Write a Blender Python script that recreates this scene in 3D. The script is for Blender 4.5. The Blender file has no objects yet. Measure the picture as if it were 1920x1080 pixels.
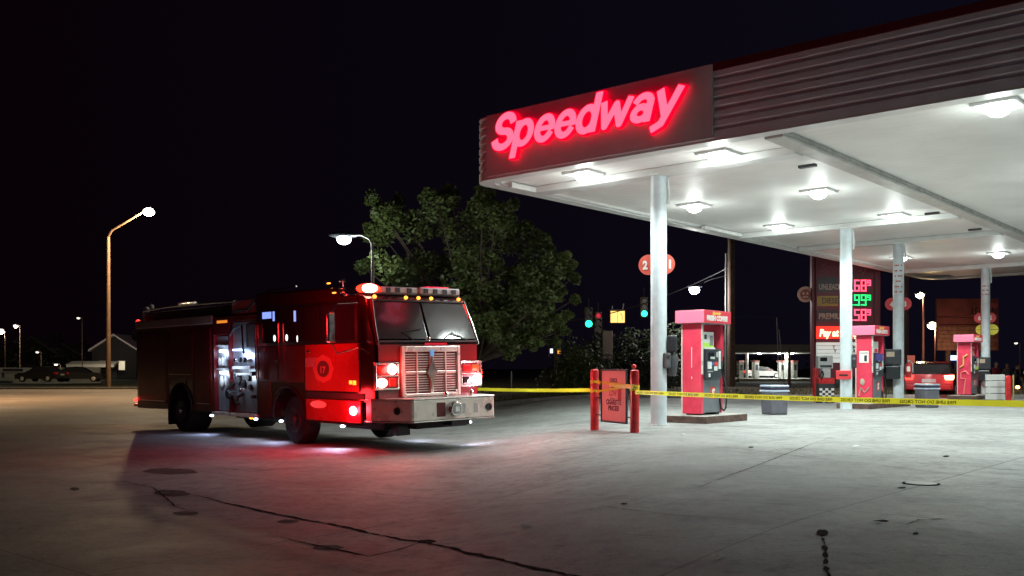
import bpy, math, random
from mathutils import Matrix, Vector
R_ = math.radians
rnd = random.Random(7)
S = bpy.context.scene
COL = S.collection

# ------------------------------------------------------------------ camera
F = 1831.0            # focal length in photo pixels (1920 wide)
EYE = 1.55
HZ = 690.0            # horizon row in the photo
cd = bpy.data.cameras.new('camera'); cam = bpy.data.objects.new('camera', cd); COL.objects.link(cam)
cam.location = (0, 0, EYE); cam.rotation_euler = (R_(90), 0, 0)
cd.sensor_width = 36; cd.lens = 36*F/1920; cd.shift_y = (HZ-540)/1920
cd.clip_start = .1; cd.clip_end = 2000
S.camera = cam
# ------------------------------------------------------------------ night sky
w = bpy.data.worlds.new('World'); S.world = w; w.use_nodes = True
nt = w.node_tree; bg = nt.nodes['Background']
tc = nt.nodes.new('ShaderNodeTexCoord'); sx = nt.nodes.new('ShaderNodeSeparateXYZ')
mr = nt.nodes.new('ShaderNodeMapRange'); mr.inputs[1].default_value = -.5; mr.inputs[2].default_value = .5
rp = nt.nodes.new('ShaderNodeValToRGB')
rp.color_ramp.elements[0].color = (.0022, .0005, .0015, 1); rp.color_ramp.elements[1].color = (.0034, .0030, .0072, 1)
nt.links.new(tc.outputs['Generated'], sx.inputs[0]); nt.links.new(sx.outputs[0], mr.inputs[0])
nt.links.new(mr.outputs[0], rp.inputs[0]); nt.links.new(rp.outputs[0], bg.inputs[0]); bg.inputs[1].default_value = 1.0
S.view_settings.view_transform = 'Standard'; S.view_settings.look = 'None'
S.view_settings.exposure = 0; S.view_settings.gamma = 1
S.cycles.use_denoising = True
S.cycles.max_bounces = 6; S.cycles.diffuse_bounces = 3; S.cycles.glossy_bounces = 3
S.cycles.sample_clamp_indirect = 6; S.cycles.caustics_reflective = False; S.cycles.caustics_refractive = False

# ------------------------------------------------------------------ helpers
def sst(t):
    t = min(1, max(0, t)); return t*t*(3-2*t)
def g(x, y):          # the forecourt rises gently towards the pumps
    return .35*sst((x+1.5)/4.0)*(1-sst((y-44)/22))
def P(px, py, Y):     # a point of the place seen at a photo pixel, Y metres away
    return Vector(((px-960)/F*Y, Y, EYE+(HZ-py)/F*Y))
def GP(px, py):       # the same on the ground
    Y = 20.0
    for _ in range(12): Y = F*(EYE-g((px-960)/F*Y, Y))/(py-HZ)
    X = (px-960)/F*Y
    return Vector((X, Y, g(X, Y)))

MATS = {}
def M(name, col, rough=.5, metal=0.0, emit=None, es=0.0, var=0.0, vs=6.0, bump=0.0, bs=40.0, coat=0.0, spec=.5, alpha=None, trans=0):
    if name in MATS: return MATS[name]
    m = bpy.data.materials.new(name); m.use_nodes = True; n = m.node_tree; b = n.nodes['Principled BSDF']
    b.inputs['Base Color'].default_value = (*col, 1); b.inputs['Roughness'].default_value = rough
    b.inputs['Metallic'].default_value = metal; b.inputs['Coat Weight'].default_value = coat
    b.inputs['Coat Roughness'].default_value = .06
    b.inputs['Specular IOR Level'].default_value = spec
    if trans: b.inputs['Transmission Weight'].default_value = trans; b.inputs['IOR'].default_value = 1.1
    if emit: b.inputs['Emission Color'].default_value = (*emit, 1); b.inputs['Emission Strength'].default_value = es
    t = n.nodes.new('ShaderNodeTexCoord')
    if var:
        no = n.nodes.new('ShaderNodeTexNoise'); no.inputs['Scale'].default_value = vs; no.inputs['Detail'].default_value = 5
        n.links.new(t.outputs['Object'], no.inputs['Vector'])
        cr = n.nodes.new('ShaderNodeValToRGB'); e = cr.color_ramp.elements
        e[0].position = .3; e[1].position = .7
        e[0].color = (*[c*(1-var) for c in col], 1); e[1].color = (*[min(1, c*(1+var)) for c in col], 1)
        n.links.new(no.outputs[0], cr.inputs[0]); n.links.new(cr.outputs[0], b.inputs['Base Color'])
        mrr = n.nodes.new('ShaderNodeMapRange'); mrr.inputs[3].default_value = max(.02, rough-.08); mrr.inputs[4].default_value = min(1, rough+.1)
        n.links.new(no.outputs[0], mrr.inputs[0]); n.links.new(mrr.outputs[0], b.inputs['Roughness'])
    if bump:
        nb = n.nodes.new('ShaderNodeTexNoise'); nb.inputs['Scale'].default_value = bs; nb.inputs['Detail'].default_value = 4
        n.links.new(t.outputs['Object'], nb.inputs['Vector'])
        bp = n.nodes.new('ShaderNodeBump'); bp.inputs['Strength'].default_value = bump; bp.inputs['Distance'].default_value = .02
        n.links.new(nb.outputs[0], bp.inputs['Height']); n.links.new(bp.outputs[0], b.inputs['Normal'])
    MATS[name] = m; return m

def frame(origin, ux, uy):
    ux = Vector(ux).normalized(); uy = Vector(uy); uy = (uy-ux*uy.dot(ux)).normalized(); uz = ux.cross(uy)
    m = Matrix((ux, uy, uz)).transposed().to_4x4(); m.translation = Vector(origin); return m

_tc = {}
def text_geo(body, size, depth, bold, shear):
    k = (body, size, depth, bold, shear)
    if k not in _tc:
        c = bpy.data.curves.new('t', 'FONT'); c.body = body; c.size = size; c.extrude = depth; c.offset = bold; c.shear = shear
        c.resolution_u = 3
        o = bpy.data.objects.new('t', c); COL.objects.link(o)
        me = bpy.data.meshes.new_from_object(o)
        _tc[k] = ([v.co.copy() for v in me.vertices], [tuple(p.vertices) for p in me.polygons])
        bpy.data.objects.remove(o); bpy.data.curves.remove(c); bpy.data.meshes.remove(me)
    return _tc[k]

class MB:
    def __init__(s): s.v = []; s.f = []
    def add(s, vs, fs, mat=None):
        b = len(s.v); s.v += [mat @ Vector(v) for v in vs] if mat else [Vector(v) for v in vs]
        s.f += [tuple(i+b for i in f) for f in fs]; return s
    def box(s, x0, x1, y0, y1, z0, z1, mat=None):
        return s.add([(x0,y0,z0),(x1,y0,z0),(x1,y1,z0),(x0,y1,z0),(x0,y0,z1),(x1,y0,z1),(x1,y1,z1),(x0,y1,z1)],
                     [(0,3,2,1),(4,5,6,7),(0,1,5,4),(1,2,6,5),(2,3,7,6),(3,0,4,7)], mat)
    def cyl(s, p0, p1, r0, r1=None, n=16, cap=True):
        r1 = r0 if r1 is None else r1; p0 = Vector(p0); p1 = Vector(p1); d = (p1-p0).normalized()
        a = d.cross(Vector((0,0,1)) if abs(d.z) < .9 else Vector((1,0,0))).normalized(); b = d.cross(a)
        vs = []
        for p, r in ((p0, r0), (p1, r1)):
            for i in range(n):
                t = 2*math.pi*i/n; vs.append(p+a*(r*math.cos(t))+b*(r*math.sin(t)))
        fs = [(i, (i+1) % n, n+(i+1) % n, n+i) for i in range(n)]
        if cap: fs += [tuple(range(n))[::-1], tuple(range(n, 2*n))]
        return s.add(vs, fs)
    def tube(s, pts, r, n=8):
        pts = [Vector(p) for p in pts]; rs = r if isinstance(r, (list, tuple)) else [r]*len(pts)
        vs = []; a = None
        for i, p in enumerate(pts):
            d = (pts[min(i+1, len(pts)-1)]-pts[max(i-1, 0)]).normalized()
            if a is None: a = d.cross(Vector((0,0,1)) if abs(d.z) < .9 else Vector((1,0,0))).normalized()
            a = (a-d*a.dot(d)).normalized(); b = d.cross(a)
            for k in range(n):
                t = 2*math.pi*k/n; vs.append(p+a*(rs[i]*math.cos(t))+b*(rs[i]*math.sin(t)))
        fs = [(i*n+k, i*n+(k+1) % n, (i+1)*n+(k+1) % n, (i+1)*n+k) for i in range(len(pts)-1) for k in range(n)]
        fs += [tuple(range(n))[::-1], tuple(range((len(pts)-1)*n, len(pts)*n))]
        return s.add(vs, fs)
    def lathe(s, prof, c=(0,0,0), n=20, mat=None):      # profile of (r, z)
        vs = []; c = Vector(c)
        for r, z in prof:
            for k in range(n):
                t = 2*math.pi*k/n; vs.append(c+Vector((r*math.cos(t), r*math.sin(t), z)))
        m = len(prof); fs = [(i*n+k, i*n+(k+1) % n, (i+1)*n+(k+1) % n, (i+1)*n+k) for i in range(m-1) for k in range(n)]
        fs += [tuple(range(n))[::-1], tuple(range((m-1)*n, m*n))]
        return s.add(vs, fs, mat)
    def ball(s, c, rx, ry=None, rz=None, n=12, m=8):
        ry = ry or rx; rz = rz or rx; c = Vector(c); vs = [c+Vector((0,0,-rz))]
        for j in range(1, m):
            a = math.pi*j/m-math.pi/2
            for k in range(n):
                t = 2*math.pi*k/n; vs.append(c+Vector((rx*math.cos(a)*math.cos(t), ry*math.cos(a)*math.sin(t), rz*math.sin(a))))
        vs.append(c+Vector((0,0,rz))); fs = []
        for k in range(n): fs.append((0, 1+(k+1) % n, 1+k))
        for j in range(m-2):
            for k in range(n): q = 1+j*n; fs.append((q+k, q+(k+1) % n, q+n+(k+1) % n, q+n+k))
        q = 1+(m-2)*n
        for k in range(n): fs.append((q+k, q+(k+1) % n, len(vs)-1))
        return s.add(vs, fs)
    def prism(s, poly, y0, y1, mat=None):               # (x, z) outline pulled along y; convex or simple ngon
        n = len(poly); vs = [(x, y0, z) for x, z in poly]+[(x, y1, z) for x, z in poly]
        return s.add(vs, [tuple(range(n)), tuple(range(n, 2*n))[::-1]]+[(i, n+i, n+(i+1) % n, (i+1) % n) for i in range(n)], mat)
    def slab(s, poly, z0, z1, mat=None):                # (x, y) outline pulled up
        n = len(poly); vs = [(x, y, z0) for x, y in poly]+[(x, y, z1) for x, y in poly]
        return s.add(vs, [tuple(range(n))[::-1], tuple(range(n, 2*n))]+[(i, (i+1) % n, n+(i+1) % n, n+i) for i in range(n)], mat)
    def text(s, body, origin, ux, uy, size, depth=.004, bold=0.0, squeeze=1.0, mirror=False, width=None, center=False, shear=0.0):
        vs, fs = text_geo(body, size, depth, bold, shear)
        x0 = min(v.x for v in vs); x1 = max(v.x for v in vs)
        k = squeeze if width is None else width/(x1-x0)
        off = (x0+x1)/2 if center else x0
        sg = -1 if mirror else 1
        q = [((v.x-off)*k*sg if center or not mirror else ((x1-x0)-(v.x-x0))*k, v.y, v.z+depth) for v in vs]
        if mirror: fs = [f[::-1] for f in fs]
        return s.add(q, fs, frame(origin, ux, uy))
    def build(s, name, mat, parent=None, smooth=False, bevel=0.0, seg=2):
        me = bpy.data.meshes.new(name); me.from_pydata([tuple(v) for v in s.v], [], s.f); me.update()
        if isinstance(mat, (list, tuple)):
            for m in mat: me.materials.append(m)
        else: me.materials.append(mat)
        if smooth: me.polygons.foreach_set('use_smooth', [True]*len(me.polygons))
        o = bpy.data.objects.new(name, me); COL.objects.link(o)
        if parent: o.parent = parent
        if smooth:
            try: me.set_sharp_from_angle(angle=R_(38))
            except Exception: pass
        if bevel:
            b = o.modifiers.new('bevel', 'BEVEL'); b.width = bevel; b.segments = seg; b.limit_method = 'ANGLE'; b.angle_limit = R_(40)
        return o

def tag(o, label=None, cat=None, group=None, kind=None):
    if label: o['label'] = label
    if cat: o['category'] = cat
    if group: o['group'] = group
    if kind: o['kind'] = kind
    return o
def thing(name, label, cat, loc=(0,0,0), rz=0.0, group=None, rot=None):
    o = bpy.data.objects.new(name, None); COL.objects.link(o); o.empty_display_size = .2
    o.location = loc; o.rotation_euler = rot or (0, 0, rz); return tag(o, label, cat, group)
def kids(o): return [c for c in bpy.data.objects if c.parent == o]
def dup(o, loc=None, rz=None, label=None, parent=None, top=True):
    c = o.copy(); COL.objects.link(c)
    if parent: c.parent = parent
    if loc is not None: c.location = loc
    if rz is not None: c.rotation_euler = (0, 0, rz)
    if label: c['label'] = label
    for k in kids(o): dup(k, parent=c)
    return c
def lamp(name, loc, power, col=(1,1,1), r=.1, parent=None, spot=None, aim=None, blend=.5, kind='POINT', size=None):
    l = bpy.data.lights.new(name, 'SPOT' if spot else kind); l.energy = power; l.color = col
    if kind == 'AREA': l.size = size or r
    else: l.shadow_soft_size = r
    if spot: l.spot_size = R_(spot); l.spot_blend = blend
    o = bpy.data.objects.new(name, l); COL.objects.link(o); o.location = loc
    if aim is not None: o.rotation_euler = Vector(aim).to_track_quat('-Z', 'Y').to_euler()
    if parent: o.parent = parent
    return o

# ------------------------------------------------------------------ materials
white_paint = M('white_paint', (.72,.74,.72), .38, var=.06, vs=3)
soffit_m = M('soffit_metal', (.88,.88,.85), .46, var=.07, vs=.8)
fascia_m = M('fascia_metal', (.78,.82,.90), .5, var=.08, vs=2)
panel_m = M('sign_panel', (.70,.80,.84), .45, var=.08, vs=1.5)
red_stripe = M('red_stripe', (.13,.012,.02), .5)
col_m = M('column_paint', (.60,.68,.71), .36, var=.13, vs=3.5, bump=.15, bs=6)
red_m = M('red_paint', (.58,.025,.03), .34, var=.35, vs=7, coat=.3, bump=.15, bs=9)
pump_red = M('pump_red', (.76,.06,.11), .14, var=.12, vs=4, coat=.3)
topper_m = M('topper_pink', (.95,.20,.32), .35)
topper_red = M('topper_red', (.72,.05,.08), .4)
dark_m = M('dark_plastic', (.03,.033,.04), .45, var=.3, vs=12)
grey_m = M('grey_metal', (.16,.18,.20), .42, var=.12, vs=6)
lgrey_m = M('light_grey', (.45,.46,.46), .5, var=.12, vs=6)
chrome = M('chrome', (.75,.73,.70), .17, 1.0, var=.08, vs=6)
chrome_w = M('polished_steel', (.86,.82,.74), .28, .30, var=.12, vs=4)
steel = M('brushed_steel', (.45,.48,.52), .35, .85, var=.15, vs=8)
black_m = M('black_rubber', (.012,.012,.013), .75)
white_t = M('white_letters', (.82,.80,.76), .5)
cream_t = M('cream_letters', (.42,.38,.30), .5)
yellow_m = M('yellow_paint', (.75,.62,.05), .45)
wood_m = M('pole_wood', (.12,.075,.055), .8, var=.35, vs=5, bump=.4, bs=12)
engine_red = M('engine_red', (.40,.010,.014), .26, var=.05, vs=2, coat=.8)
engine_shaded = M('engine_red_shaded', (.11,.004,.008), .3, var=.06, vs=2, coat=.6)  # the same red paint, with the shade of the unlit body put into its colour
glass_m = M('dark_glass', (.02,.022,.025), .06, spec=.9, coat=.6)
def glow(name, col, s): return M(name, col, .5, emit=col, es=s)
lens_w = glow('lens_white', (.93,1,.97), 26)
lens_cool = glow('lens_cool', (.70,.85,1), 7)
lens_head = glow('lens_headlamp', (1,.97,.95), 14)
lens_red = glow('lens_red', (1,.03,.02), 5)
lens_redhot = glow('lens_red_hot', (1,.28,.16), 9)
lens_amber = glow('lens_amber', (1,.33,.04), 3.2)
lens_green = glow('lens_green', (.02,1,.62), 3)
lens_warm = glow('lens_warm', (1,.85,.55), 16)
lens_blue = glow('lens_street', (.85,.93,1), 22)

# ------------------------------------------------------------------ ground
def conc_mat(name, base, seams=True):
    m = bpy.data.materials.new(name); m.use_nodes = True; n = m.node_tree; b = n.nodes['Principled BSDF']; L = n.links.new
    t = n.nodes.new('ShaderNodeTexCoord')
    def noise(sc, d=6, r=.55, vec=None):
        q = n.nodes.new('ShaderNodeTexNoise'); q.inputs['Scale'].default_value = sc; q.inputs['Detail'].default_value = d; q.inputs['Roughness'].default_value = r
        L(vec or t.outputs['Object'], q.inputs['Vector']); return q.outputs[0]
    def ramp(v, p0, c0, p1, c1):
        q = n.nodes.new('ShaderNodeValToRGB'); e = q.color_ramp.elements; e[0].position = p0; e[1].position = p1
        e[0].color = (c0,c0,c0,1); e[1].color = (c1,c1,c1,1); L(v, q.inputs[0]); return q.outputs[0]
    def mul(a, c):
        q = n.nodes.new('ShaderNodeMix'); q.data_type = 'RGBA'; q.blend_type = 'MULTIPLY'; q.inputs[0].default_value = 1
        L(a, q.inputs[6]); L(c, q.inputs[7]); return q.outputs[2]
    rgb = n.nodes.new('ShaderNodeRGB'); rgb.outputs[0].default_value = (*base, 1); c = rgb.outputs[0]
    c = mul(c, ramp(noise(.22, 4), .3, .78, .7, 1.12))
    st = n.nodes.new('ShaderNodeMapping'); st.inputs['Rotation'].default_value = (0,0,R_(-42)); st.inputs['Scale'].default_value = (.25,1.6,1); L(t.outputs['Object'], st.inputs[0])
    c = mul(c, ramp(noise(.9, 6, .6, st.outputs[0]), .3, .84, .75, 1.08))
    c = mul(c, ramp(noise(2.3, 7, .7), .36, .72, .52, 1.0))
    c = mul(c, ramp(noise(28, 5, .7), .3, .86, .7, 1.08))
    c = mul(c, ramp(noise(90, 3, .8), .32, .72, .68, 1.15))
    c = mul(c, ramp(noise(6.5, 9, .75), .40, .70, .50, 1.0))
    c = mul(c, ramp(noise(.55, 5, .6), .30, .62, .48, 1.0))
    if seams:
        mp = n.nodes.new('ShaderNodeMapping'); mp.inputs['Rotation'].default_value = (0,0,R_(-49.5)); mp.inputs['Location'].default_value = (1.1,.6,0)
        L(t.outputs['Object'], mp.inputs[0])
        br = n.nodes.new('ShaderNodeTexBrick'); br.inputs['Scale'].default_value = 1; br.inputs['Brick Width'].default_value = 4.6; br.inputs['Row Height'].default_value = 3.9
        br.inputs['Mortar Size'].default_value = .012; br.inputs['Mortar Smooth'].default_value = .3; br.offset = 0
        br.inputs['Color1'].default_value = (1,1,1,1); br.inputs['Color2'].default_value = (.87,.87,.87,1); br.inputs['Mortar'].default_value = (.36,.36,.36,1)
        L(mp.outputs[0], br.inputs[0]); c = mul(c, br.outputs[0])
    L(c, b.inputs['Base Color'])
    rr = n.nodes.new('ShaderNodeMapRange'); rr.inputs[3].default_value = .50; rr.inputs[4].default_value = .85
    L(noise(1.1, 6), rr.inputs[0]); L(rr.outputs[0], b.inputs['Roughness'])
    bp = n.nodes.new('ShaderNodeBump'); bp.inputs['Strength'].default_value = .6; bp.inputs['Distance'].default_value = .012
    L(noise(14, 8, .7), bp.inputs['Height']); L(bp.outputs[0], b.inputs['Normal'])
    return m
conc = conc_mat('forecourt_concrete', (.37,.375,.362))
roadm = conc_mat('road_surface', (.30,.25,.21), False)
kerbm = M('kerb_concrete', (.30,.28,.25), .8, var=.2, vs=5, bump=.3, bs=20)
grassm = M('grass_ground', (.045,.05,.02), .95, var=.45, vs=1.5, bump=.6, bs=9)
blackcrack = M('crack_filler', (.006,.0055,.0055), .95, spec=.05)
stainm = M('oil_stain', (.085,.078,.074), .9, var=.5, vs=8, spec=.1)

def lin(a, b, n): return [a+(b-a)*i/n for i in range(n+1)]
def sheet(name, xs, ys, dz, mat, keep=lambda x, y: True):
    m = MB(); nx = len(xs)
    m.v = [Vector((x, y, g(x, y)+dz)) for y in ys for x in xs]
    for j in range(len(ys)-1):
        for i in range(nx-1):
            if keep((xs[i]+xs[i+1])/2, (ys[j]+ys[j+1])/2): m.f.append((j*nx+i, j*nx+i+1, (j+1)*nx+i+1, (j+1)*nx+i))
    return m.build(name, mat, smooth=True)
gx = [-900,-400,-150,-80]+lin(-60,-6,18)+lin(-5,6,22)+lin(8,60,20)+[80,150,400,900]
gy = [-40,-10]+lin(-4,44,48)+lin(46,70,12)+[80,95,120,160,250,400,900,1600]
tag(sheet('grass_ground', gx, gy, -.06, grassm), kind='structure')
fx = [-70]+lin(-60,-6,18)+lin(-5,6,22)+lin(8,70,24); fy = [-12]+lin(-4,39,43)
tag(sheet('forecourt', fx, fy, 0, conc), kind='structure')
tag(sheet('road', [-120,-60,-30,-15,-8,-5.5], lin(39,72,11), -.008, roadm), kind='structure')
# kerbs
k = MB()
def kerb(pts, w=.18, h=.13):
    m = MB(); n = len(pts)
    for i in range(n-1):
        a = Vector(pts[i]); b = Vector(pts[i+1]); d = (b-a).normalized(); q = Vector((-d.y, d.x))*w
        sub = max(1, int((b-a).length/2))
        for j in range(sub):
            p = a.lerp(b, j/sub); r = a.lerp(b, (j+1)/sub); ps = [p, r, r+q, p+q]
            m.add([(v.x, v.y, g(v.x, v.y)-.1) for v in ps]+[(v.x, v.y, g(v.x, v.y)+h) for v in ps],
                  [(0,3,2,1),(4,5,6,7),(0,1,5,4),(1,2,6,5),(2,3,7,6),(3,0,4,7)])
    return tag(m.build('kerb', kerbm, bevel=.02), kind='structure')
kerb([(-5.3,39.1),(60,39.1)])
kerb([(-5.5,72),(-5.5,39.4)])
kerb([(-90,72.2),(-5.6,72.2)])
# low grassy bank behind the kerb
bank = MB(); bxs = lin(-5.3,60,60); prof = [(39.3,.10),(40.2,.22),(42,.32),(46,.30),(52,.12),(60,-.05)]
bank.v = [Vector((x, y, g(x, y)+h+.04*math.sin(x*1.7+y)*(y > 39.5))) for y, h in prof for x in bxs]
bank.f = [(j*61+i, j*61+i+1, (j+1)*61+i+1, (j+1)*61+i) for j in range(len(prof)-1) for i in range(60)]
dirt = M('dirt_bank', (.085,.06,.035), .95, var=.5, vs=1.2, bump=.8, bs=10)
tag(bank.build('grass_bank', dirt, smooth=True), kind='structure')
# grass tufts on the bank (nobody could count them)
tm = MB()
for i in range(5200):
    x = rnd.uniform(-5,34); y = 39.35+3.6*rnd.random()**1.5; z = g(x,y)+.1+.14*min(1,(y-39.3)); h = rnd.uniform(.05,.16); a = rnd.uniform(0,6.28)
    dx, dy = .02*math.cos(a), .02*math.sin(a); lx, ly = rnd.uniform(-.05,.05), rnd.uniform(-.05,.05)
    tm.add([(x-dx,y-dy,z),(x+dx,y+dy,z),(x+lx,y+ly,z+h)], [(0,1,2)])
tag(tm.build('grass', M('grass_blades', (.06,.075,.02), .9, var=.5, vs=2)), 'short dry grass growing on the bank behind the kerb', 'grass', kind='stuff')

# cracks and stains in the slab, laid as ribbons on the ground
def ribbon(name, pts, w, mat, jit=.35, dz=.005, seed=1):
    rr = random.Random(seed); q = [GP(*p) for p in pts]; fine = []
    for i in range(len(q)-1):
        n = max(2, int((q[i+1]-q[i]).length/.07))
        for j in range(n): fine.append(q[i].lerp(q[i+1], j/n))
    fine.append(q[-1]); m = MB(); off = 0; nn = len(fine)
    for i, p in enumerate(fine):
        d = (fine[min(i+1,nn-1)]-fine[max(i-1,0)]); d.z = 0; d.normalize(); s = Vector((-d.y, d.x, 0))
        off += rr.uniform(-1,1)*w*.45; off *= .9; ww = w*(1+rr.uniform(-jit,jit)*1.6)*(.25+min(1, 4*min(i, nn-1-i)/nn))*.5
        c = p+s*off; m.v += [c-s*ww, c+s*ww]
        for v in m.v[-2:]: v.z = g(v.x, v.y)+dz
    m.f = [(2*i, 2*i+1, 2*i+3, 2*i+2) for i in range(nn-1)]
    return tag(m.build(name, mat), kind='structure')
ribbon('slab_crack', [(352,926),(470,955),(560,975),(680,995),(795,1017),(900,1040),(960,1053),(1100,1084),(1300,1120)], .036, blackcrack, seed=2)
ribbon('slab_crack', [(525,1006),(585,1022),(640,1034),(690,1045),(745,1033),(795,1017)], .022, blackcrack, seed=3)
ribbon('slab_crack', [(1542,1002),(1548,1030),(1545,1062),(1552,1100)], .017, blackcrack, seed=4, jit=.8)
ribbon('slab_crack', [(1165,945),(1240,925),(1310,915),(1400,880),(1530,830),(1560,820)], .010, blackcrack, seed=5)
ribbon('slab_crack', [(1838,878),(1880,881),(1925,882)], .02, blackcrack, seed=6)
ribbon('slab_crack', [(1690,988),(1720,975),(1800,972),(1812,968)], .012, blackcrack, seed=7, jit=.8)
ribbon('slab_crack', [(1300,836),(1390,842),(1500,856),(1620,872)], .010, blackcrack, seed=8)
ribbon('slab_crack', [(120,905),(230,903),(290,915),(330,950),(380,966)], .014, blackcrack, seed=9)
ribbon('slab_crack', [(960,990),(1130,950),(1250,965),(1420,978)], .008, blackcrack, seed=10)
ribbon('slab_crack', [(1120,1000),(1300,1010),(1500,1000)], .006, blackcrack, seed=12)
ribbon('slab_crack', [(395,876),(470,884),(640,872)], .02, blackcrack, seed=11)
def blotch(name, px, py, rx, ry, mat, seed):
    rr = random.Random(seed); n = 28; ph = [rr.uniform(0,6.28) for _ in range(4)]; m = MB(); c = GP(px, py); vs = [(c.x, c.y, c.z+.004)]
    for i in range(n):
        t = 2*math.pi*i/n; k_ = 1+.12*math.sin(2*t+ph[0])+.06*math.sin(5*t+ph[1])+.03*math.sin(9*t+ph[2])
        q = GP(px+rx*k_*math.cos(t), py+ry*k_*math.sin(t)); vs.append((q.x, q.y, q.z+.004))
    m.add(vs, [(0, 1+i, 1+(i+1) % n) for i in range(n)]); return tag(m.build(name, mat), kind='structure')
blotch('oil_stain', 320, 884, 46, 6, stainm, 1); blotch('oil_stain', 322, 925, 34, 6, stainm, 2)
blotch('oil_stain', 348, 963, 22, 4, stainm, 3); blotch('oil_stain', 615, 1027, 26, 5, stainm, 4)
blotch('oil_stain', 540, 978, 22, 3, stainm, 5); blotch('oil_stain', 140, 917, 10, 2.5, stainm, 6)
blotch('pothole', 800, 1016, 16, 4, blackcrack, 7); blotch('pothole', 1542, 999, 10, 6, blackcrack, 8)
blotch('pothole', 1548, 1055, 5, 3, blackcrack, 9); blotch('pothole', 1717, 1001, 6, 2.2, blackcrack, 10)
blotch('pothole', 1774, 856, 6, 1.6, blackcrack, 11); blotch('pothole', 1408, 839, 5, 1.4, blackcrack, 12)
blotch('pothole', 1691, 915, 7, 1.5, blackcrack, 13); blotch('pothole', 1170, 945, 6, 1.3, blackcrack, 14)
# manhole
mc = GP(1727, 907); t = thing('manhole_cover', 'round pale steel manhole cover set in the concrete forecourt', 'manhole cover', mc)
MB().lathe([(.155,.004),(.155,.010),(.135,.012),(.0,.012)], n=28).build('cover', M('worn_steel', (.30,.30,.29), .55, .3, var=.2, vs=8), t)
MB().lathe([(.185,.0),(.185,.006),(.160,.008),(.160,.0)], n=28).build('ring', blackcrack, t)
litm = M('litter_white', (.75,.75,.72), .7)
for i, (px, py, lab) in enumerate([(1344,1047,'crumpled white scrap of paper lying lowest on the forecourt'), (1655,981,'small pale scrap of litter right of the pothole'),
        (983,989,'flat strip of pale litter at the left of the forecourt'), (1282,816,'pale scrap of litter below the pump island'), (1605,838,'thin pale wrapper on the lit concrete beyond the seam')]):
    m = MB(); c = GP(px, py); rr = random.Random(i)
    vs = [(rr.uniform(-.06,.06)+.03*math.cos(a), rr.uniform(-.015,.015)+.04*math.sin(a), .006+rr.uniform(0,.02)) for a in (0,1,2,3,4,5)]
    m.add(vs+[(0,0,.03)], [(j, (j+1) % 6, 6) for j in range(6)])
    o = m.build('litter', litm); o.location = c; tag(o, lab, 'litter', 'scraps of litter on the concrete')

# ------------------------------------------------------------------ gas station canopy
SZ = 5.70                                      # soffit height
D1 = Vector((.6466,.7628,0)); E1 = Vector((.754,-.657,0))
CF = Vector((-.74,21.42,0))-E1*.28
def CP(s, t, z=0): return CF+E1*s+D1*t+Vector((0,0,z))
W, LEN = 27.0, 31.6
canopy = thing('gas_station_canopy', 'large white petrol station canopy with ribbed fascia and glowing soffit lights', 'canopy', (0,0,0))
def rounded(r, inset=0.0, n=8):                # outline with rounded front-left and back-left corners
    pts = []; i = inset
    pts.append(CP(W, i)); 
    c = CP(i+r, i+r)
    for k_ in range(n+1):
        a = math.pi/2*k_/n; pts.append(c-D1*(r*math.cos(a))-E1*(r*math.sin(a)))
    c = CP(i+r*2.2, LEN-i-r*2.2); r2 = r*2.2
    for k_ in range(n+1):
        a = math.pi/2*k_/n; pts.append(c-E1*(r2*math.cos(a))+D1*(r2*math.sin(a)))
    pts.append(CP(W, LEN-i)); return pts
def band(prof, mat, name, r=.55, parent=canopy):    # profile of (inset, z) swept round the outline
    m = MB(); n = None
    for ins, z in prof:
        pts = rounded(max(.05, r-ins*.6), ins); n = len(pts); m.v += [Vector((p.x, p.y, z)) for p in pts]
    for j in range(len(prof)-1):
        for i in range(n-1): m.f.append((j*n+i, j*n+i+1, (j+1)*n+i+1, (j+1)*n+i))
    return m.build(name, mat, parent, smooth=False)
pr = [(0,SZ-.02)]; z = SZ+.03; rib = .18
for i in range(7):
    pr += [(0,z),(0,z+rib*.55),(.035,z+rib*.66),(.035,z+rib*.9),(0,z+rib)]; z += rib
pr += [(0,SZ+1.32),(.3,SZ+1.32)]
band(pr, fascia_m, 'fascia')
band([(0,SZ-.02),(0,SZ-.06),(.30,SZ-.06),(.30,SZ+.02)], white_paint, 'rim')
band([(.31,SZ-.03),(.42,SZ-.03),(.42,SZ+.03)], white_paint, 'inner_trim')
# soffit of planks running across, each plank very slightly curved
sm = MB(); NP = int(LEN/.30); sub = 6
for i in range(NP+1):
    for k_ in range(sub):
        tt = .25+(i+k_/sub)*.295; dz = .0045*math.sin(math.pi*k_/sub) if k_ else -.0015
        if tt > LEN-.25: continue
        st_ = .3 if (tt > .6 and tt < LEN-1.5) else 1.3
        sm.v += [CP(st_, tt, SZ+.03-dz), CP(W, tt, SZ+.03-dz)]
sm.f = [(2*i, 2*i+1, 2*i+3, 2*i+2) for i in range(len(sm.v)//2-1)]
so = sm.build('soffit', soffit_m, canopy); so.data.polygons.foreach_set('use_smooth', [True]*len(so.data.polygons))
rm = MB(); pts = rounded(.75, .02); rm.add([(p.x, p.y, SZ+1.30) for p in pts], [tuple(range(len(pts)))]); rm.build('roof', M('roof_metal', (.3,.3,.3), .6), canopy)
CW = Matrix((E1, D1, Vector((0,0,1)))).transposed().to_4x4(); CW.translation = CF
# flat sign panel on the front fascia, red stripe beyond it
MB().box(.56, 6.08, -.035, .02, SZ+.0, SZ+1.325, CW).build('sign_panel', panel_m, canopy)
MB().box(6.085, W, -.03, .01, SZ+1.20, SZ+1.34, CW).build('red_stripe', red_stripe, canopy)
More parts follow.
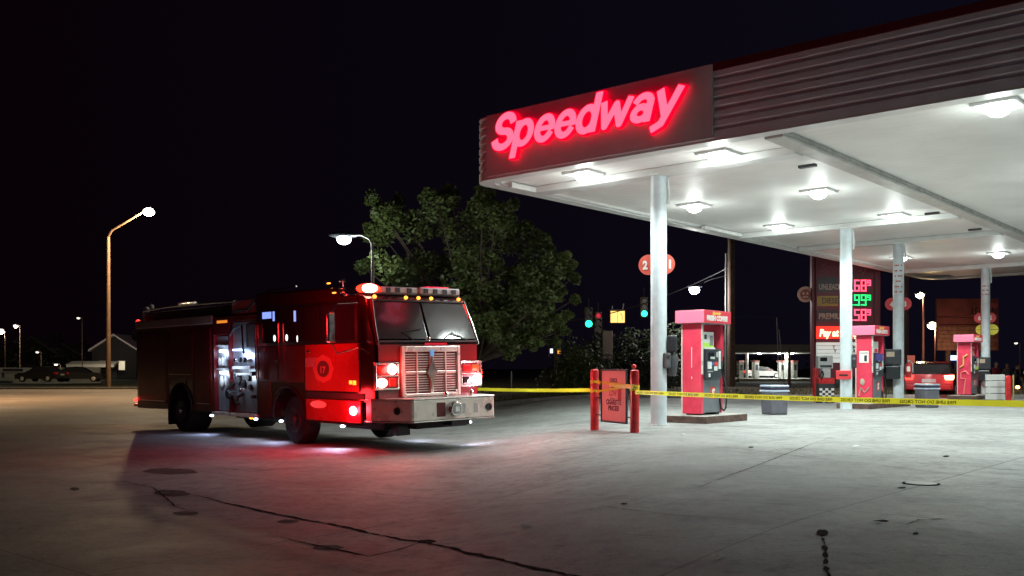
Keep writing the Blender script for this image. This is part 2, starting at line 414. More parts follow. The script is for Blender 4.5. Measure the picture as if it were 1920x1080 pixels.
# beams under the soffit at each column row, and the lengthwise gutter
T_COL = [.0, 10.2, 14.6, 24.8]
C1 = Vector((3.08,20.5,0))
def on_row(t, off=0.0): return C1+D1*t+Vector((.7628,-.6466,0))*off
def row_t(p):                                   # canopy coordinates of a ground point
    d = Vector(p)-CF; det = E1.x*D1.y-E1.y*D1.x
    return ((d.x*D1.y-d.y*D1.x)/det, (E1.x*d.y-E1.y*d.x)/det)
for i, tcx in enumerate(T_COL):
    s_, t_ = row_t(on_row(tcx)); MB().box(.45, 6.90, t_-.19, t_+.19, SZ-.13, SZ+.02, CW).build('cross_beam', white_paint, canopy, bevel=.012)
MB().box(6.90, 7.26, .34, LEN-.4, SZ-.10, SZ+.02, CW).build('gutter', M('gutter_metal', (.52,.52,.49), .45, var=.15, vs=3), canopy, bevel=.02)
MB().box(7.265, 7.31, .34, LEN-.4, SZ-.05, SZ+.02, CW).build('gutter_seam', M('gutter_dirt', (.34,.34,.32), .7, var=.3, vs=4), canopy)
MB().box(.50, .62, .75, row_t(C1)[1]-.2, SZ-.12, SZ+.0, CW).build('edge_box', white_paint, canopy, bevel=.01)
MB().box(.50, .62, row_t(on_row(10.2))[1]-2.6, row_t(on_row(10.2))[1]-.25, SZ-.10, SZ+.0, CW).build('edge_box', white_paint, canopy, bevel=.01)
for q in (.9, 8.7, 12.6, 22.8):
    s_, t_ = row_t(on_row(q)); MB().box(6.43, 6.78, t_+.1, t_+.22, SZ-.155, SZ-.10, CW).build('bracket', dark_m, canopy)

# columns
pil = None
labs = ['nearest white round column, carrying the pump numbers 2 and 1', 'white round column with the red box, just left of the middle pump',
        'white round column behind the middle pump, carrying the numbers 4 and 3', 'farthest white round column, carrying red and yellow number discs']
COLS = []
for i, tcx in enumerate(T_COL):
    c = on_row(tcx); c.z = g(c.x, c.y)
    t = thing('canopy_column', labs[i], 'column', c, group='columns holding up the canopy'); COLS.append(t)
    h = SZ-.12-c.z
    if i == 0:
        sh = MB().cyl((0,0,0), (0,0,h), .168, .168, 32, False).build('shaft', col_m, t, smooth=True)
        cp = MB().box(-.21,.21,-.21,.21,h-.02,h+.02).build('cap_plate', white_paint, t)
        bp_ = MB().lathe([(.20,0),(.20,.015),(.17,.02)], n=28).build('base_ring', lgrey_m, t)
        dp = MB().tube([(.175,-.05,h-.05),(.20,-.06,h-.35),(.19,-.06,h-.6)], .03).build('drain_pipe', white_paint, t, smooth=True)
    else:
        for k_ in (sh, cp, bp_, dp):
            q = k_.copy(); COL.objects.link(q); q.parent = t

# canopy lights
LP = [(1095,331),(1347,295),(1872,205),(1302,390),(1535,364),(1460,428),(1677,408),(1690,486),(1872,478)]
LL = ['recessed canopy light nearest the sign letters corner', 'canopy light between the nearest column and the gutter', 'brightest canopy light, alone under the right end of the fascia',
      'canopy light behind the nearest column, close to the left canopy edge', 'canopy light in the middle of the long soffit, beside the gutter', 'canopy light left of the second column on its beam',
      'canopy light on the beam right of the second column', 'canopy light shining past the third column', 'farthest canopy light on the right above the last column']
W0 = 640
pts = []
for (px, py) in LP:
    Y = F*(SZ-.06-EYE)/(HZ-py); pts.append(Vector(((px-960)/F*Y, Y, SZ)))
extra = [pts[2]+E1*10.4, pts[2]+E1*10.4+D1*6.6, pts[2]+D1*6.6, pts[2]+D1*13.2, pts[2]+D1*20, pts[2]+E1*5.2, pts[2]+E1*5.2+D1*6.6, pts[2]+E1*5.2+D1*13]
hm = M('fixture_frame', (.62,.63,.63), .3, .2)
first = None
for i, p in enumerate(pts+extra):
    lab = LL[i] if i < 9 else 'canopy light over the right-hand lanes outside the view'
    ang = math.atan2(E1.y, E1.x)
    if first is None:
        t = thing('canopy_light', lab, 'ceiling light', p, ang, 'recessed lights in the canopy soffit'); first = t
        fr = MB(); fr.box(-.34,.34,-.34,-.28,-.026,.04).box(-.34,.34,.28,.34,-.026,.04).box(-.34,-.28,-.28,.28,-.026,.04).box(.28,.34,-.28,.28,-.026,.04)
        fr.build('housing', hm, t, bevel=.008)
        MB().box(-.28,.28,-.28,.28,-.005,.02).build('reflector_plate', hm, t)
        MB().ball((0,0,-.05), .19, .19, .13, 16, 10).build('lens', lens_w, t, smooth=True)
    else: t = dup(first, p, None, lab)
    lamp('canopy_light_source', (p.x, p.y, SZ-.50), 26, (.90,1,.95), .16)
    lamp('canopy_light_beam', (p.x, p.y, SZ-.22), W0*(1.3 if i == 2 else 1)*1.3, (.88,1,.96), .2, spot=146, aim=(0,0,-1), blend=.55)

# glowing Speedway letters
face_m = glow('letter_face', (1,.15,.27), 1.3); side_m = glow('letter_side', (1,.0,.035), .75)
sign = thing('store_sign', 'glowing red Speedway letters mounted on the corner of the canopy fascia', 'sign', (0,0,0))
def arc(cx, cy, rx, ry, a0, a1, n=18): return [(cx+rx*math.cos(R_(a0+(a1-a0)*i/n)), cy+ry*math.sin(R_(a0+(a1-a0)*i/n))) for i in range(n+1)]
O_ = arc(.25,.31,.175,.235,0,360,28)
GLY = {'S': (.56, [(arc(.28,.60,.185,.17,15,270)+arc(.28,.255,.20,.175,90,-165)[1:], .15)]),
 'p': (.52, [([(.075,-.16),(.075,.54)], .145), (O_, .135)]), 'e': (.50, [(arc(.25,.31,.175,.235,0,325,26), .135), ([(.09,.315),(.41,.315)], .10)]),
 'd': (.52, [([(.425,.08),(.425,.77)], .145), (O_, .135)]), 'w': (.70, [([(.07,.54),(.18,.08),(.35,.50),(.50,.08),(.63,.54)], .13)]),
 'a': (.50, [(arc(.22,.205,.14,.125,0,360,20), .13), ([(.39,.07),(.39,.40)], .14), (arc(.24,.40,.155,.14,0,155,12), .13)]), 'y': (.50, [([(.07,.54),(.25,.09)], .14), ([(.45,.54),(.21,-.08),(.07,-.15)], .14)])}
def glyph(strokes, grow, cell=.018):            # clean outline mesh of the strokes (marching squares)
    segs = []
    for pts_, w_ in strokes:
        n_ = len(pts_)-1; closed = math.hypot(pts_[0][0]-pts_[-1][0], pts_[0][1]-pts_[-1][1]) < 1e-6
        segs += [(pts_[i], pts_[i+1], w_/2+grow, i == 0 and not closed, i == n_-1 and not closed) for i in range(n_)]
    x0_, x1_ = -.1, .85; y0_, y1_ = -.32, .95; nx, ny = int((x1_-x0_)/cell), int((y1_-y0_)/cell)
    def d(x, y):
        m_ = 9
        for (ax, ay), (bx_, by), h, cs, ce in segs:
            dx, dy = bx_-ax, by-ay; L2 = dx*dx+dy*dy+1e-9; u_ = ((x-ax)*dx+(y-ay)*dy)/L2; t_ = max(0, min(1, u_)); q_ = math.hypot(x-ax-dx*t_, y-ay-dy*t_)-h
            if (u_ < 0 and cs) or (u_ > 1 and ce):       # square-cut stroke ends
                over = (-u_ if u_ < 0 else u_-1)*math.sqrt(L2)-.055-grow; q_ = max(abs((x-ax)*dy-(y-ay)*dx)/math.sqrt(L2)-h, over)
            m_ = min(m_, q_)
        return m_
    D = [[d(x0_+i*cell, y0_+j*cell) for i in range(nx+1)] for j in range(ny+1)]
    polys, edges = [], []
    for j in range(ny):
        for i in range(nx):
            c = [(i,j),(i+1,j),(i+1,j+1),(i,j+1)]; v = [D[q[1]][q[0]] for q in c]
            if min(v) >= 0: continue
            P_ = [(x0_+q[0]*cell, y0_+q[1]*cell) for q in c]; out = []; cr = []
            for k_ in range(4):
                a_, b_ = v[k_], v[(k_+1) % 4]
                if a_ < 0: out.append(P_[k_])
                if (a_ < 0) != (b_ < 0):
                    t_ = a_/(a_-b_); p = (P_[k_][0]+(P_[(k_+1) % 4][0]-P_[k_][0])*t_, P_[k_][1]+(P_[(k_+1) % 4][1]-P_[k_][1])*t_); out.append(p); cr.append(p)
            polys.append(out)
            if len(cr) == 2: edges.append(cr)
    return polys, edges
xcur = .80; KX = 4.68/(.56+.52+.50+.50+.52+.70+.50+.50+.06); KY = .93
for ch in 'Speedway':
    adv, strokes = GLY[ch]; par = None
    for nm, grow, out0, out1, mt in (('letter', .030, .05, .14, side_m), ('letter_face', .002, .145, .155, face_m)):
        polys, edges = glyph(strokes, grow); m = MB()
        def W_(p, o): return CP(xcur+(p[0]+p[1]*.24)*KX, -.045-o, SZ+.46+p[1]*KY)
        for po in polys: k_ = len(m.v); m.v += [W_(p, out1) for p in po]; m.f.append(tuple(range(k_, k_+len(po))))
        for a_, b_ in edges: k_ = len(m.v); m.v += [W_(a_, out0), W_(b_, out0), W_(b_, out1), W_(a_, out1)]; m.f.append((k_, k_+1, k_+2, k_+3))
        o = m.build(nm, mt, par or sign); par = par or o
    xcur += adv*KX
for s_ in (1.2, 2.8, 4.4):
    p = CP(s_, -.5, SZ+.85); lamp('sign_glow', p, 1.2, (1,.05,.12), .5)

# pump number discs behind the columns
disc_m = M('number_disc', (.62,.10,.07), .5); disc_r = M('number_disc_red', (.58,.04,.05), .5)
def disc(parent, x, z, r, mat, txt, tm=white_t, ts=.24, sy=1.0, tx=0):
    m = MB(); n = 28
    for yy in (-.012, .012): m.v += [Vector((x+r*math.cos(2*math.pi*k_/n), yy, z+sy*r*math.sin(2*math.pi*k_/n))) for k_ in range(n)]
    m.f = [tuple(range(n)), tuple(range(n, 2*n))[::-1]]+[(k_, n+k_, n+(k_+1) % n, (k_+1) % n) for k_ in range(n)]
    o = m.build('disc', mat, parent)
    if txt: MB().text(txt, (x+tx, -.014, z-ts*.36), (1,0,0), (0,0,1), ts, .002, .012, .85, center=True).build('numeral', tm, o)
    return o
ea = math.atan2(E1.y, E1.x)
for i, (ti, py, a, b, r, mt, lab) in enumerate([(0, 496, '2', '1', .215, disc_m, 'round orange-brown discs reading 2 and 1 on the nearest column'),
        (2, 570, '4', '3', .205, disc_r, 'round red discs reading 4 and 3 on the third column'), (3, 596, '6', '5', .205, disc_r, 'round red discs reading 6 and 5 on the farthest column')]):
    c = on_row(T_COL[ti], 0)+D1*.20-Vector((.15,0,0))*(1 if ti == 0 else .5); zz = EYE+(HZ-py)/F*c.y
    t = thing('pump_number_sign', lab, 'sign', (c.x, c.y, zz), ea+.32, 'pump number signs on the columns')
    q_ = .175 if i == 0 else .20; disc(t, -q_, 0, r, mt, a, tx=-.07 if i == 0 else 0); disc(t, q_, 0, r, mt, b, tx=.115 if i == 0 else 0)
    MB().box(-.22,.22,-.006,.006,-.03,.03).build('bracket', grey_m, t)
c = on_row(T_COL[3])+D1*.22; zz = EYE+(HZ-618)/F*c.y
t = thing('lane_sign', 'yellow oval sign below the numbers 6 and 5 on the farthest column', 'sign', (c.x, c.y, zz), ea+.32)
disc(t, -.17, 0, .25, yellow_m, None, sy=.88); disc(t, .17, 0, .25, yellow_m, None, sy=.88)
MB().box(-.40,-.12,-.018,-.013,-.01,.01).box(.12,.40,-.018,-.013,-.01,.01).build('bracket', dark_m, t)
# red lettering down two columns
for ti, py0, lab in ((2, 500, 'faded red warning lettering down the third column'), (3, 538, 'small red warning decal on the farthest column')):
    c = on_row(T_COL[ti]); zz = EYE+(HZ-py0)/F*c.y
    t = thing('column_decal', lab, 'decal', (c.x, c.y, zz), math.atan2(-c.x, c.y)+.0)
    m = MB()
    for k_ in range(6 if ti == 2 else 3):
        z0 = -k_*.17
        for j in range(5):
            a0 = -.75+j*.3
            if (j+k_) % 4 == 3: continue
            vs = []
            for a in (a0, a0+.24):
                for z_ in (z0, z0+.05): vs.append((.172*math.sin(a), -.172*math.cos(a), z_))
            m.add(vs, [(0,2,3,1)])
    m.build('decal_lettering', M('decal_red', (.5,.09,.07), .6), t)

# equipment fixed on columns
def facing(c): return math.atan2(-c.x, c.y)      # local -y points to the camera
def on_col(ti, px, py, dx, dy):                  # a spot beside column ti: dx right, dy towards the viewer
    c = on_row(T_COL[ti]); a = facing(c); q = c+Vector((math.cos(a)*dx+math.sin(a)*dy, math.sin(a)*dx-math.cos(a)*dy, 0)); q.z = EYE+(HZ-py)/F*q.y; return q, a
q, a = on_col(0, 1243, 676, .15, .10)
t = thing('intercom_box', 'small dark intercom box on the right of the nearest column', 'intercom', q, a+.5)
MB().box(-.075,.075,-.09,.09,-.16,.16).build('case', M('intercom_grey', (.10,.095,.10), .5, var=.1), t, bevel=.03, seg=3); MB().box(-.04,.04,-.097,-.091,.04,.10).build('speaker_grille', dark_m, t)
q, a = on_col(0, 1255, 668, .28, -.02)
t = thing('towel_dispenser', 'tall dark paper towel and squeegee holder behind the nearest column', 'dispenser', q, a)
MB().box(-.10,.10,-.15,.15,.08,.44).build('towel_box', dark_m, t, bevel=.05, seg=3)
MB().lathe([(.06,-.42),(.09,-.36),(.13,-.05),(.10,.06)], n=16).build('bucket', M('bucket_grey', (.07,.075,.08), .4), t, smooth=True)
q, a = on_col(1, 1575, 703, -.07, .20)
t = thing('red_mail_box', 'red metal drop box on the front of the second column', 'box', q, a)
MB().box(-.21,.21,-.05,.05,-.13,.13).build('case', M('bright_red', (.72,.05,.06), .4, var=.1), t, bevel=.02); MB().box(-.12,.12,-.056,-.051,-.03,.02).build('slot', black_m, t)
q, a = on_col(1, 1594, 677, .22, .05)
t = thing('intercom_box', 'small black intercom box on the right of the second column', 'intercom', q, a)
MB().box(-.07,.07,-.08,.08,-.20,.20).build('case', dark_m, t, bevel=.03, seg=3); MB().box(-.04,.04,-.087,-.081,.04,.10).build('speaker_grille', grey_m, t)
for ti, px, py, dxx, lab in ((2, 1667, 683, -.16, 'black squeegee and towel cabinet on the third column beside the middle pump'), (3, 1843, 692, -.06, 'black squeegee and towel cabinet on the farthest column')):
    q, a = on_col(ti, px, py, dxx, .27)
    t = thing('towel_cabinet', lab, 'dispenser', q, a)
    MB().box(-.25,.25,-.12,.12,-.02,.48).build('towel_box', dark_m, t, bevel=.03)
    MB().box(-.22,.22,-.16,.10,-.48,-.04).build('bucket', M('bucket_dark', (.02,.025,.03), .35), t, bevel=.05)
    MB().box(-.20,.04,-.125,-.121,.24,.40).build('instruction_label', M('label_tan', (.42,.34,.26), .6, var=.2, vs=30), t)
    MB().cyl((.1,-.06,-.1),(.16,-.1,.02),.012).build('squeegee_handle', lgrey_m, t)
q, a = on_col(2, 1692, 692, .30, .06)
t = thing('fire_extinguisher', 'red fire extinguisher hanging on the right of the third column', 'fire extinguisher', q, a)
MB().lathe([(.08,-.28),(.095,-.26),(.095,.12),(.06,.19),(.03,.22)], n=20).build('cylinder', red_m, t, smooth=True)
MB().box(-.05,.07,-.02,.02,.22,.27).build('handle', chrome, t, bevel=.008); MB().tube([(.04,0,.24),(.13,-.02,.18),(.13,-.02,-.12)], .014).build('hose', lgrey_m, t)
MB().box(-.05,.05,-.10,-.096,-.08,.08).build('instruction_label', white_t, t)

# ------------------------------------------------------------------ pump islands and pumps
PA = math.atan2(D1.y, D1.x)
isl_m = M('island_concrete', (.34,.33,.30), .8, var=.2, vs=5, bump=.3, bs=15)
isl_rust = M('island_steel_edge', (.12,.07,.055), .7, var=.5, vs=7)
def island(tc_, half, wid, lab):
    c = on_row(tc_); c.z = g(c.x, c.y)
    t = thing('pump_island', lab, 'pump island', c, PA, 'raised islands under the pumps')
    MB().box(-half+.02,half-.02,-wid+.02,wid-.02,0,.158).build('slab', isl_m, t, bevel=.015)
    MB().box(-half,half,-wid,-wid+.018,0,.15).box(-half,half,wid-.018,wid,0,.15).box(-half,-half+.018,-wid+.018,wid-.018,0,.15).box(half-.018,half,-wid+.018,wid-.018,0,.15).build('steel_edge', isl_rust, t)
    return c
island(1.95, .95, .56, 'raised concrete island with a rusty edge under the nearest pump')
island(12.5, 1.75, .50, 'raised concrete island under the middle pump')
island(22.9, 1.45, .50, 'raised concrete island under the farthest pump')

screen_m = M('poster_white', (.75,.80,.78), .4, var=.08, vs=9)
lime = M('poster_lime', (.45,.75,.10), .5)
def fuel_pump(tc_, lab, variant):
    c = on_row(tc_); c.z = g(c.x, c.y)+.16
    t = thing('fuel_pump', lab, 'fuel pump', c, PA, 'fuel pumps under the canopy')
    # end panels
    for sx_ in (-1, 1):
        x0, x1 = (-.50,-.40) if sx_ < 0 else (.38,.48)
        e = MB(); e.box(x0, x1, -.235, .235, .03, 2.02).build('end_panel', pump_red, t, bevel=.012)
    ep = MB(); ep.box(-.508,-.45,.236,.262,.03,2.0).box(-.508,-.45,-.262,-.236,.9,2.0).build('panel_trim', chrome_w, t, bevel=.006)
    if variant == 0:
        MB().box(-.506,-.5005,-.006,.006,1.05,1.50).box(-.506,-.5005,-.006,.006,.80,.85).build('trim_strip', white_t, t)
    elif variant == 1:
        n_ = MB(); n_.box(-.508,-.502,-.14,.14,1.20,1.55).build('notice', white_t, t); MB().box(-.512,-.509,-.09,-.01,1.24,1.42).box(-.512,-.509,-.12,.12,1.48,1.50).build('notice_picture', dark_m, t)
        MB().tube([(-.507,-.15,.45),(-.507,-.02,.30),(-.507,.10,.45),(-.507,.15,.20)], .022, 6).build('painted_figure', cream_t, t)
        MB().ball((-.507,.05,.62), .01, .07, .10).build('painted_figure', cream_t, t)
    else:
        MB().tube([(-.507,-.12,1.55),(-.507,.02,1.45),(-.507,.03,1.15),(-.507,.15,1.05)], .035, 6).build('painted_figure', M('painted_orange', (.85,.40,.15), .5), t)
        MB().tube([(-.507,-.15,.80),(-.507,-.05,.93),(-.507,.12,.85),(-.507,.12,.65),(-.507,-.05,.62),(-.507,.02,.05)], .022, 6).build('painted_figure', M('painted_pink', (.85,.25,.22), .5), t)
    # lower cabinet
    lc = MB().box(-.395,.375,-.225,.225,.05,.84).build('base_cabinet', grey_m, t, bevel=.01)
    MB().box(-.39,-.25,-.20,.20,0,.05).box(.2,.37,-.20,.20,0,.05).build('foot', dark_m, t)
    MB().box(-.395,.375,-.20,.20,.845,1.48).build('inner_cabinet', dark_m, t)
    for sy in (-1, 1):
        def bx(m_, x0, x1, d0, d1, z0, z1): return m_.box(x0, x1, min(sy*d0, sy*d1), max(sy*d0, sy*d1), z0, z1)
        hd = bx(MB(), -.395,.30,.20,.30,.80,1.46).build('control_head', M('control_head', (.035,.045,.055), .38, var=.15, vs=9), t, bevel=.015)
        bx(MB(), -.30,-.05,.301,.306,1.22,1.38).build('display', glass_m, hd)
        bx(MB(), -.22,-.02,.307,.309,1.24,1.29).build('screen_text', M('lcd_pale', (.55,.62,.58), .5), hd)
        bx(MB(), .05,.13,.301,.308,1.28,1.40).build('card_reader', lgrey_m, hd)
        bx(MB(), .16,.26,.301,.305,1.02,1.42).build('decal', screen_m, hd)
        for k_, (xa, xb, za, zb, mt) in enumerate([(-.34,-.16,1.02,1.18,screen_m), (-.13,-.06,1.10,1.17,M('button_blue', (.08,.18,.45), .5)), (-.05,.10,.98,1.08,screen_m), (-.02,.12,1.09,1.18,M('button_red', (.7,.06,.06), .5)), (-.34,-.10,.955,.975,lgrey_m), (-.30,-.22,.84,.92,screen_m)]):
            bx(MB(), xa, xb, .301, .31, za, zb).build('grade_button', mt, hd)
        # poster above the head
        po = bx(MB(), -.34,.12,.16,.20,1.50,1.84).build('poster', screen_m, t)
        if variant == 0:
            bx(MB(), -.34,.12,.201,.204,1.50,1.60).build('poster_band', lime, po)
            bx(MB(), -.06,.08,.205,.209,1.54,1.76).build('poster_picture', M('cup_grey', (.20,.20,.22), .5), po)
            bx(MB(), -.30,-.20,.201,.204,1.68,1.78).build('poster_lettering', dark_m, po)
            bx(MB(), -.34,.14,.17,.23,1.46,1.50).build('poster_ledge', white_t, po)
        elif variant == 1:
            bx(MB(), -.20,.05,.201,.206,1.52,1.62).build('poster_band', topper_red, po)
            bx(MB(), -.34,.2,.301,.315,1.26,1.47).build('poster_picture', M('poster_blue', (.10,.08,.35), .5, var=.4, vs=20), po)
        else:
            m_ = MB(); m_.cyl((-.1,sy*.201,1.66),(-.1,sy*.215,1.66),.17,.17,20); m_.build('poster_picture', topper_red, po)
            m_ = MB(); m_.cyl((-.12,sy*.216,1.62),(-.12,sy*.222,1.62),.09,.09,16); m_.build('poster_swirl', cream_t, po)
            bx(MB(), -.2,.2,.301,.312,.98,1.10).build('poster_band', lime, po)
        # logo square with an S
        lg = bx(MB(), -.07,.16,.226,.230,.36,.62).build('logo_plate', M('logo_red', (.62,.05,.04), .5), t)
        ux = (1,0,0) if sy < 0 else (-1,0,0)
        MB().text('S', (.045, sy*.231, .40), ux, (0,0,1), .25, .001, .014, 1.0, center=True, shear=.2).build('logo_letter', white_t, lg)
        # nozzle and hose
        nz = bx(MB(), .31,.40,.20,.29,1.02,1.20).build('nozzle', dark_m, t, bevel=.02)
        hs = [(.42,sy*.24,1.02),(.46,sy*.27,.80),(.50,sy*.29,.55),(.53,sy*.30,.30),(.50,sy*.30,.14),(.42,sy*.30,.08),(.33,sy*.27,.14),(.33,sy*.24,.35)]
        MB().tube(hs, .02).build('hose', black_m, t, smooth=True)
        MB().tube([(.44,sy*.27,1.98),(.46,sy*.29,1.6),(.46,sy*.28,1.2),(.40,sy*.25,1.06)], .012).build('hose', black_m, t, smooth=True)
    MB().box(.385,.50,-.255,.255,1.30,2.0).build('hose_mast', pump_red, t, bevel=.02)
    tp = MB().box(-.60,.62,-.36,.36,2.03,2.31).build('topper', topper_m, t, bevel=.008)
    MB().box(-.57,.59,-.33,.33,2.022,2.029).build('topper_base', lgrey_m, tp)
    for sy in (-1, 1):
        MB().box(-.598,.618,min(sy*.361,sy*.366),max(sy*.361,sy*.366),2.035,2.305).build('topper_face', topper_red, tp)
        ux = (1,0,0) if sy < 0 else (-1,0,0)
        MB().text('FRESH COFFEE', (-.02, sy*.367, 2.09), ux, (0,0,1), .145, .002, .008, width=.94, center=True).build('topper_lettering', white_t, tp)
        MB().text('Speedy', (-.04, sy*.367, 2.225), ux, (0,0,1), .085, .002, .006, width=.40, center=True, shear=.3).build('topper_script', M('script_yellow', (.9,.6,.1), .5), tp)
    return t
fuel_pump(1.87, 'nearest red fuel pump, with a lime and white poster and pink topper', 0)
fuel_pump(12.1, 'middle red fuel pump between two columns, with a white notice on its end', 1)
fuel_pump(22.36, 'farthest red fuel pump, with swirling painted shapes on its end panel', 2)

# ------------------------------------------------------------------ bollards and poster between them
def bollard(px, py, top_py, lab, Y=None, r=.085):
    c = GP(px, py) if Y is None else Vector(((px-960)/F*Y, Y, g((px-960)/F*Y, Y)))
    h = EYE+(HZ-top_py)/F*c.y-c.z
    t = thing('bollard', lab, 'bollard', c, group='red steel bollards')
    MB().lathe([(r,0),(r,h-.06),(r*.92,h-.02),(r*.5,h),(.001,h)], n=24).build('post', red_m, t, smooth=True)
    return t, c, h
b1, c1, h1 = bollard(1115, 806, 692, 'red steel bollard on the left of the cigarette poster')
b2, c2, h2 = bollard(1190, 811, 693, 'red steel bollard on the right of the cigarette poster, wound with yellow tape')
mid = (c1+c2)/2; ang = math.atan2(c2.y-c1.y, c2.x-c1.x); half = (c2-c1).length/2
ps = thing('poster_stand', 'framed red and white poster reading CHECK OUR LOW CIGARETTE PRICES between two bollards', 'poster', mid, ang)
pw = half*.60; pz0 = .16; pz1 = 1.20
fr = MB(); fr.box(-pw-.03,-pw,-.02,.02,pz0,pz1).box(pw,pw+.03,-.02,.02,pz0,pz1).box(-pw,pw,-.02,.02,pz0,pz0+.03).box(-pw,pw,-.02,.02,pz1-.03,pz1)
fr.build('frame', dark_m, ps, bevel=.005)
MB().box(-half+.08,-pw-.03,-.01,.01,.28,.30).box(pw+.03,half-.08,-.01,.01,.28,.30).box(pw+.03,half-.08,-.01,.01,.62,.64).box(-half+.08,-pw-.03,-.01,.01,.62,.64).build('bracket', dark_m, ps)
pf = MB().box(-pw,pw,-.006,.006,pz0+.03,pz1-.03).build('poster_sheet', M('poster_pink', (.86,.52,.50), .35, var=.12, vs=3), ps)
pt = M('poster_print', (.10,.01,.02), .5)
for m__ in (pf.data.materials[0],):
    _n = m__.node_tree; _tr = _n.nodes.new('ShaderNodeBsdfTranslucent'); _tr.inputs[0].default_value = (.85,.30,.29,1); _mx = _n.nodes.new('ShaderNodeMixShader'); _mx.inputs[0].default_value = .55
    _n.links.new(_n.nodes['Principled BSDF'].outputs[0], _mx.inputs[1]); _n.links.new(_tr.outputs[0], _mx.inputs[2]); _n.links.new(_mx.outputs[0], _n.nodes['Material Output'].inputs[0])
MB().text('CHECK', (0,-.007,.95), (1,0,0), (0,0,1), .10, .001, .004, width=.30, center=True).build('poster_lettering', pt, pf)
MB().text('OUR', (0,-.007,.835), (1,0,0), (0,0,1), .10, .001, .004, width=.20, center=True).build('poster_lettering', pt, pf)
MB().text('LOW', (-.02,-.007,.685), (1,0,0), (0,0,1), .15, .001, .005, width=.30, center=True, shear=.2).build('poster_lettering', M('poster_print_red', (.45,.10,.10), .5), pf)
MB().text('CIGARETTE', (0,-.007,.515), (1,0,0), (0,0,1), .135, .001, .005, width=.56, center=True).build('poster_lettering', pt, pf)
MB().text('PRICES!', (0,-.007,.40), (1,0,0), (0,0,1), .125, .001, .005, width=.40, center=True).build('poster_lettering', pt, pf)
MB().tube([(-.12,-.008,.645),(-.04,-.008,.62),(.05,-.008,.635)], .008, 5).build('underline', pt, pf)
MB().box(.16,.29,-.010,-.0065,.60,.84).build('cigarette_pack', M('pack_red', (.55,.02,.02), .4), pf); 
# small valve cap on the right bollard
t = thing('post_finial', 'small dark red knob standing behind the right bollard', 'post', (c2.x+.02, c2.y+.25, c2.z))
MB().cyl((0,0,0),(0,0,h2+.06),.02).build('stem', dark_m, t); MB().ball((0,0,h2+.06), .045).build('knob', red_m, t)

# ------------------------------------------------------------------ fire line tape
tape_m = M('tape_yellow', (.85,.78,.03), .35, var=.08, vs=5, emit=None)
_n = tape_m.node_tree; _tr = _n.nodes.new('ShaderNodeBsdfTranslucent'); _tr.inputs[0].default_value = (.95,.85,.05,1); _mx = _n.nodes.new('ShaderNodeMixShader'); _mx.inputs[0].default_value = .55
_n.links.new(_n.nodes['Principled BSDF'].outputs[0], _mx.inputs[1]); _n.links.new(_tr.outputs[0], _mx.inputs[2]); _n.links.new(_mx.outputs[0], _n.nodes['Material Output'].inputs[0])
tape_t = M('tape_print', (.16,.12,.01), .5)
def tape(path, lab, w=.075, letters=True, n=90, sag=.06):
    t = thing('caution_tape', lab, 'tape', (0,0,0), group='yellow fire line tape')
    m = MB(); tm_ = MB(); pts = []
    rr = random.Random(5)
    tot = 0
    for i in range(n+1):
        u = i/n; p = Vector(path[0]).lerp(Vector(path[1]), u); p.z -= sag*4*u*(1-u); pts.append(p)
    for i, p in enumerate(pts):
        tw = .25*math.sin(i*.22)+.12*math.sin(i*.61)
        q = Vector((0, math.sin(tw)*w/2, math.cos(tw)*w/2)); m.v += [p-q, p+q]
    m.f = [(2*i, 2*i+2, 2*i+3, 2*i+1) for i in range(n)]
    L = (pts[-1]-pts[0]).length
    m.build('ribbon', tape_m, t, smooth=True)
    if letters:
        # the print reads from the other side, so it is mirrored here
        vs, fs = text_geo('FIRE LINE DO NOT CROSS', .055, .0, .0016, 0); x1 = max(v.x for v in vs)
        x = .05; per = 1.02
        kk = .86/x1
        d = (pts[-1]-pts[0]).normalized()
        while x+per < L:
            loc = []
            for v in vs:
                s_ = x+.86-v.x*kk; u = s_/L*n; i = min(n-1, int(u)); fr_ = u-i
                c = pts[i].lerp(pts[i+1], fr_); ii = u; tw = .25*math.sin(ii*.22)+.12*math.sin(ii*.61)
                hgt = v.y-.02
                loc.append(c+Vector((0, math.sin(tw)*hgt, math.cos(tw)*hgt))+Vector((-d.y*-1, -abs(d.x), 0)).normalized()*.004)
            tm_.add(loc, [f[::-1] for f in fs]); x += per
        tm_.build('tape_print', tape_t, t)
    return t
pR = P(1935, 757.5, 10.9); pL = Vector((c2.x, c2.y-.09, EYE-(735-HZ)/F*c2.y))
tape((pL, pR), 'long yellow fire line tape stretched right from the bollards across the forecourt', sag=.02, n=160)
pA = Vector((c1.x-.02, c1.y-.09, EYE-(731-HZ)/F*c1.y)); pB = P(880, 729, 24.5)
tape((pB, pA), 'yellow fire line tape stretched from behind the fire engine to the left bollard', letters=False, sag=.02)
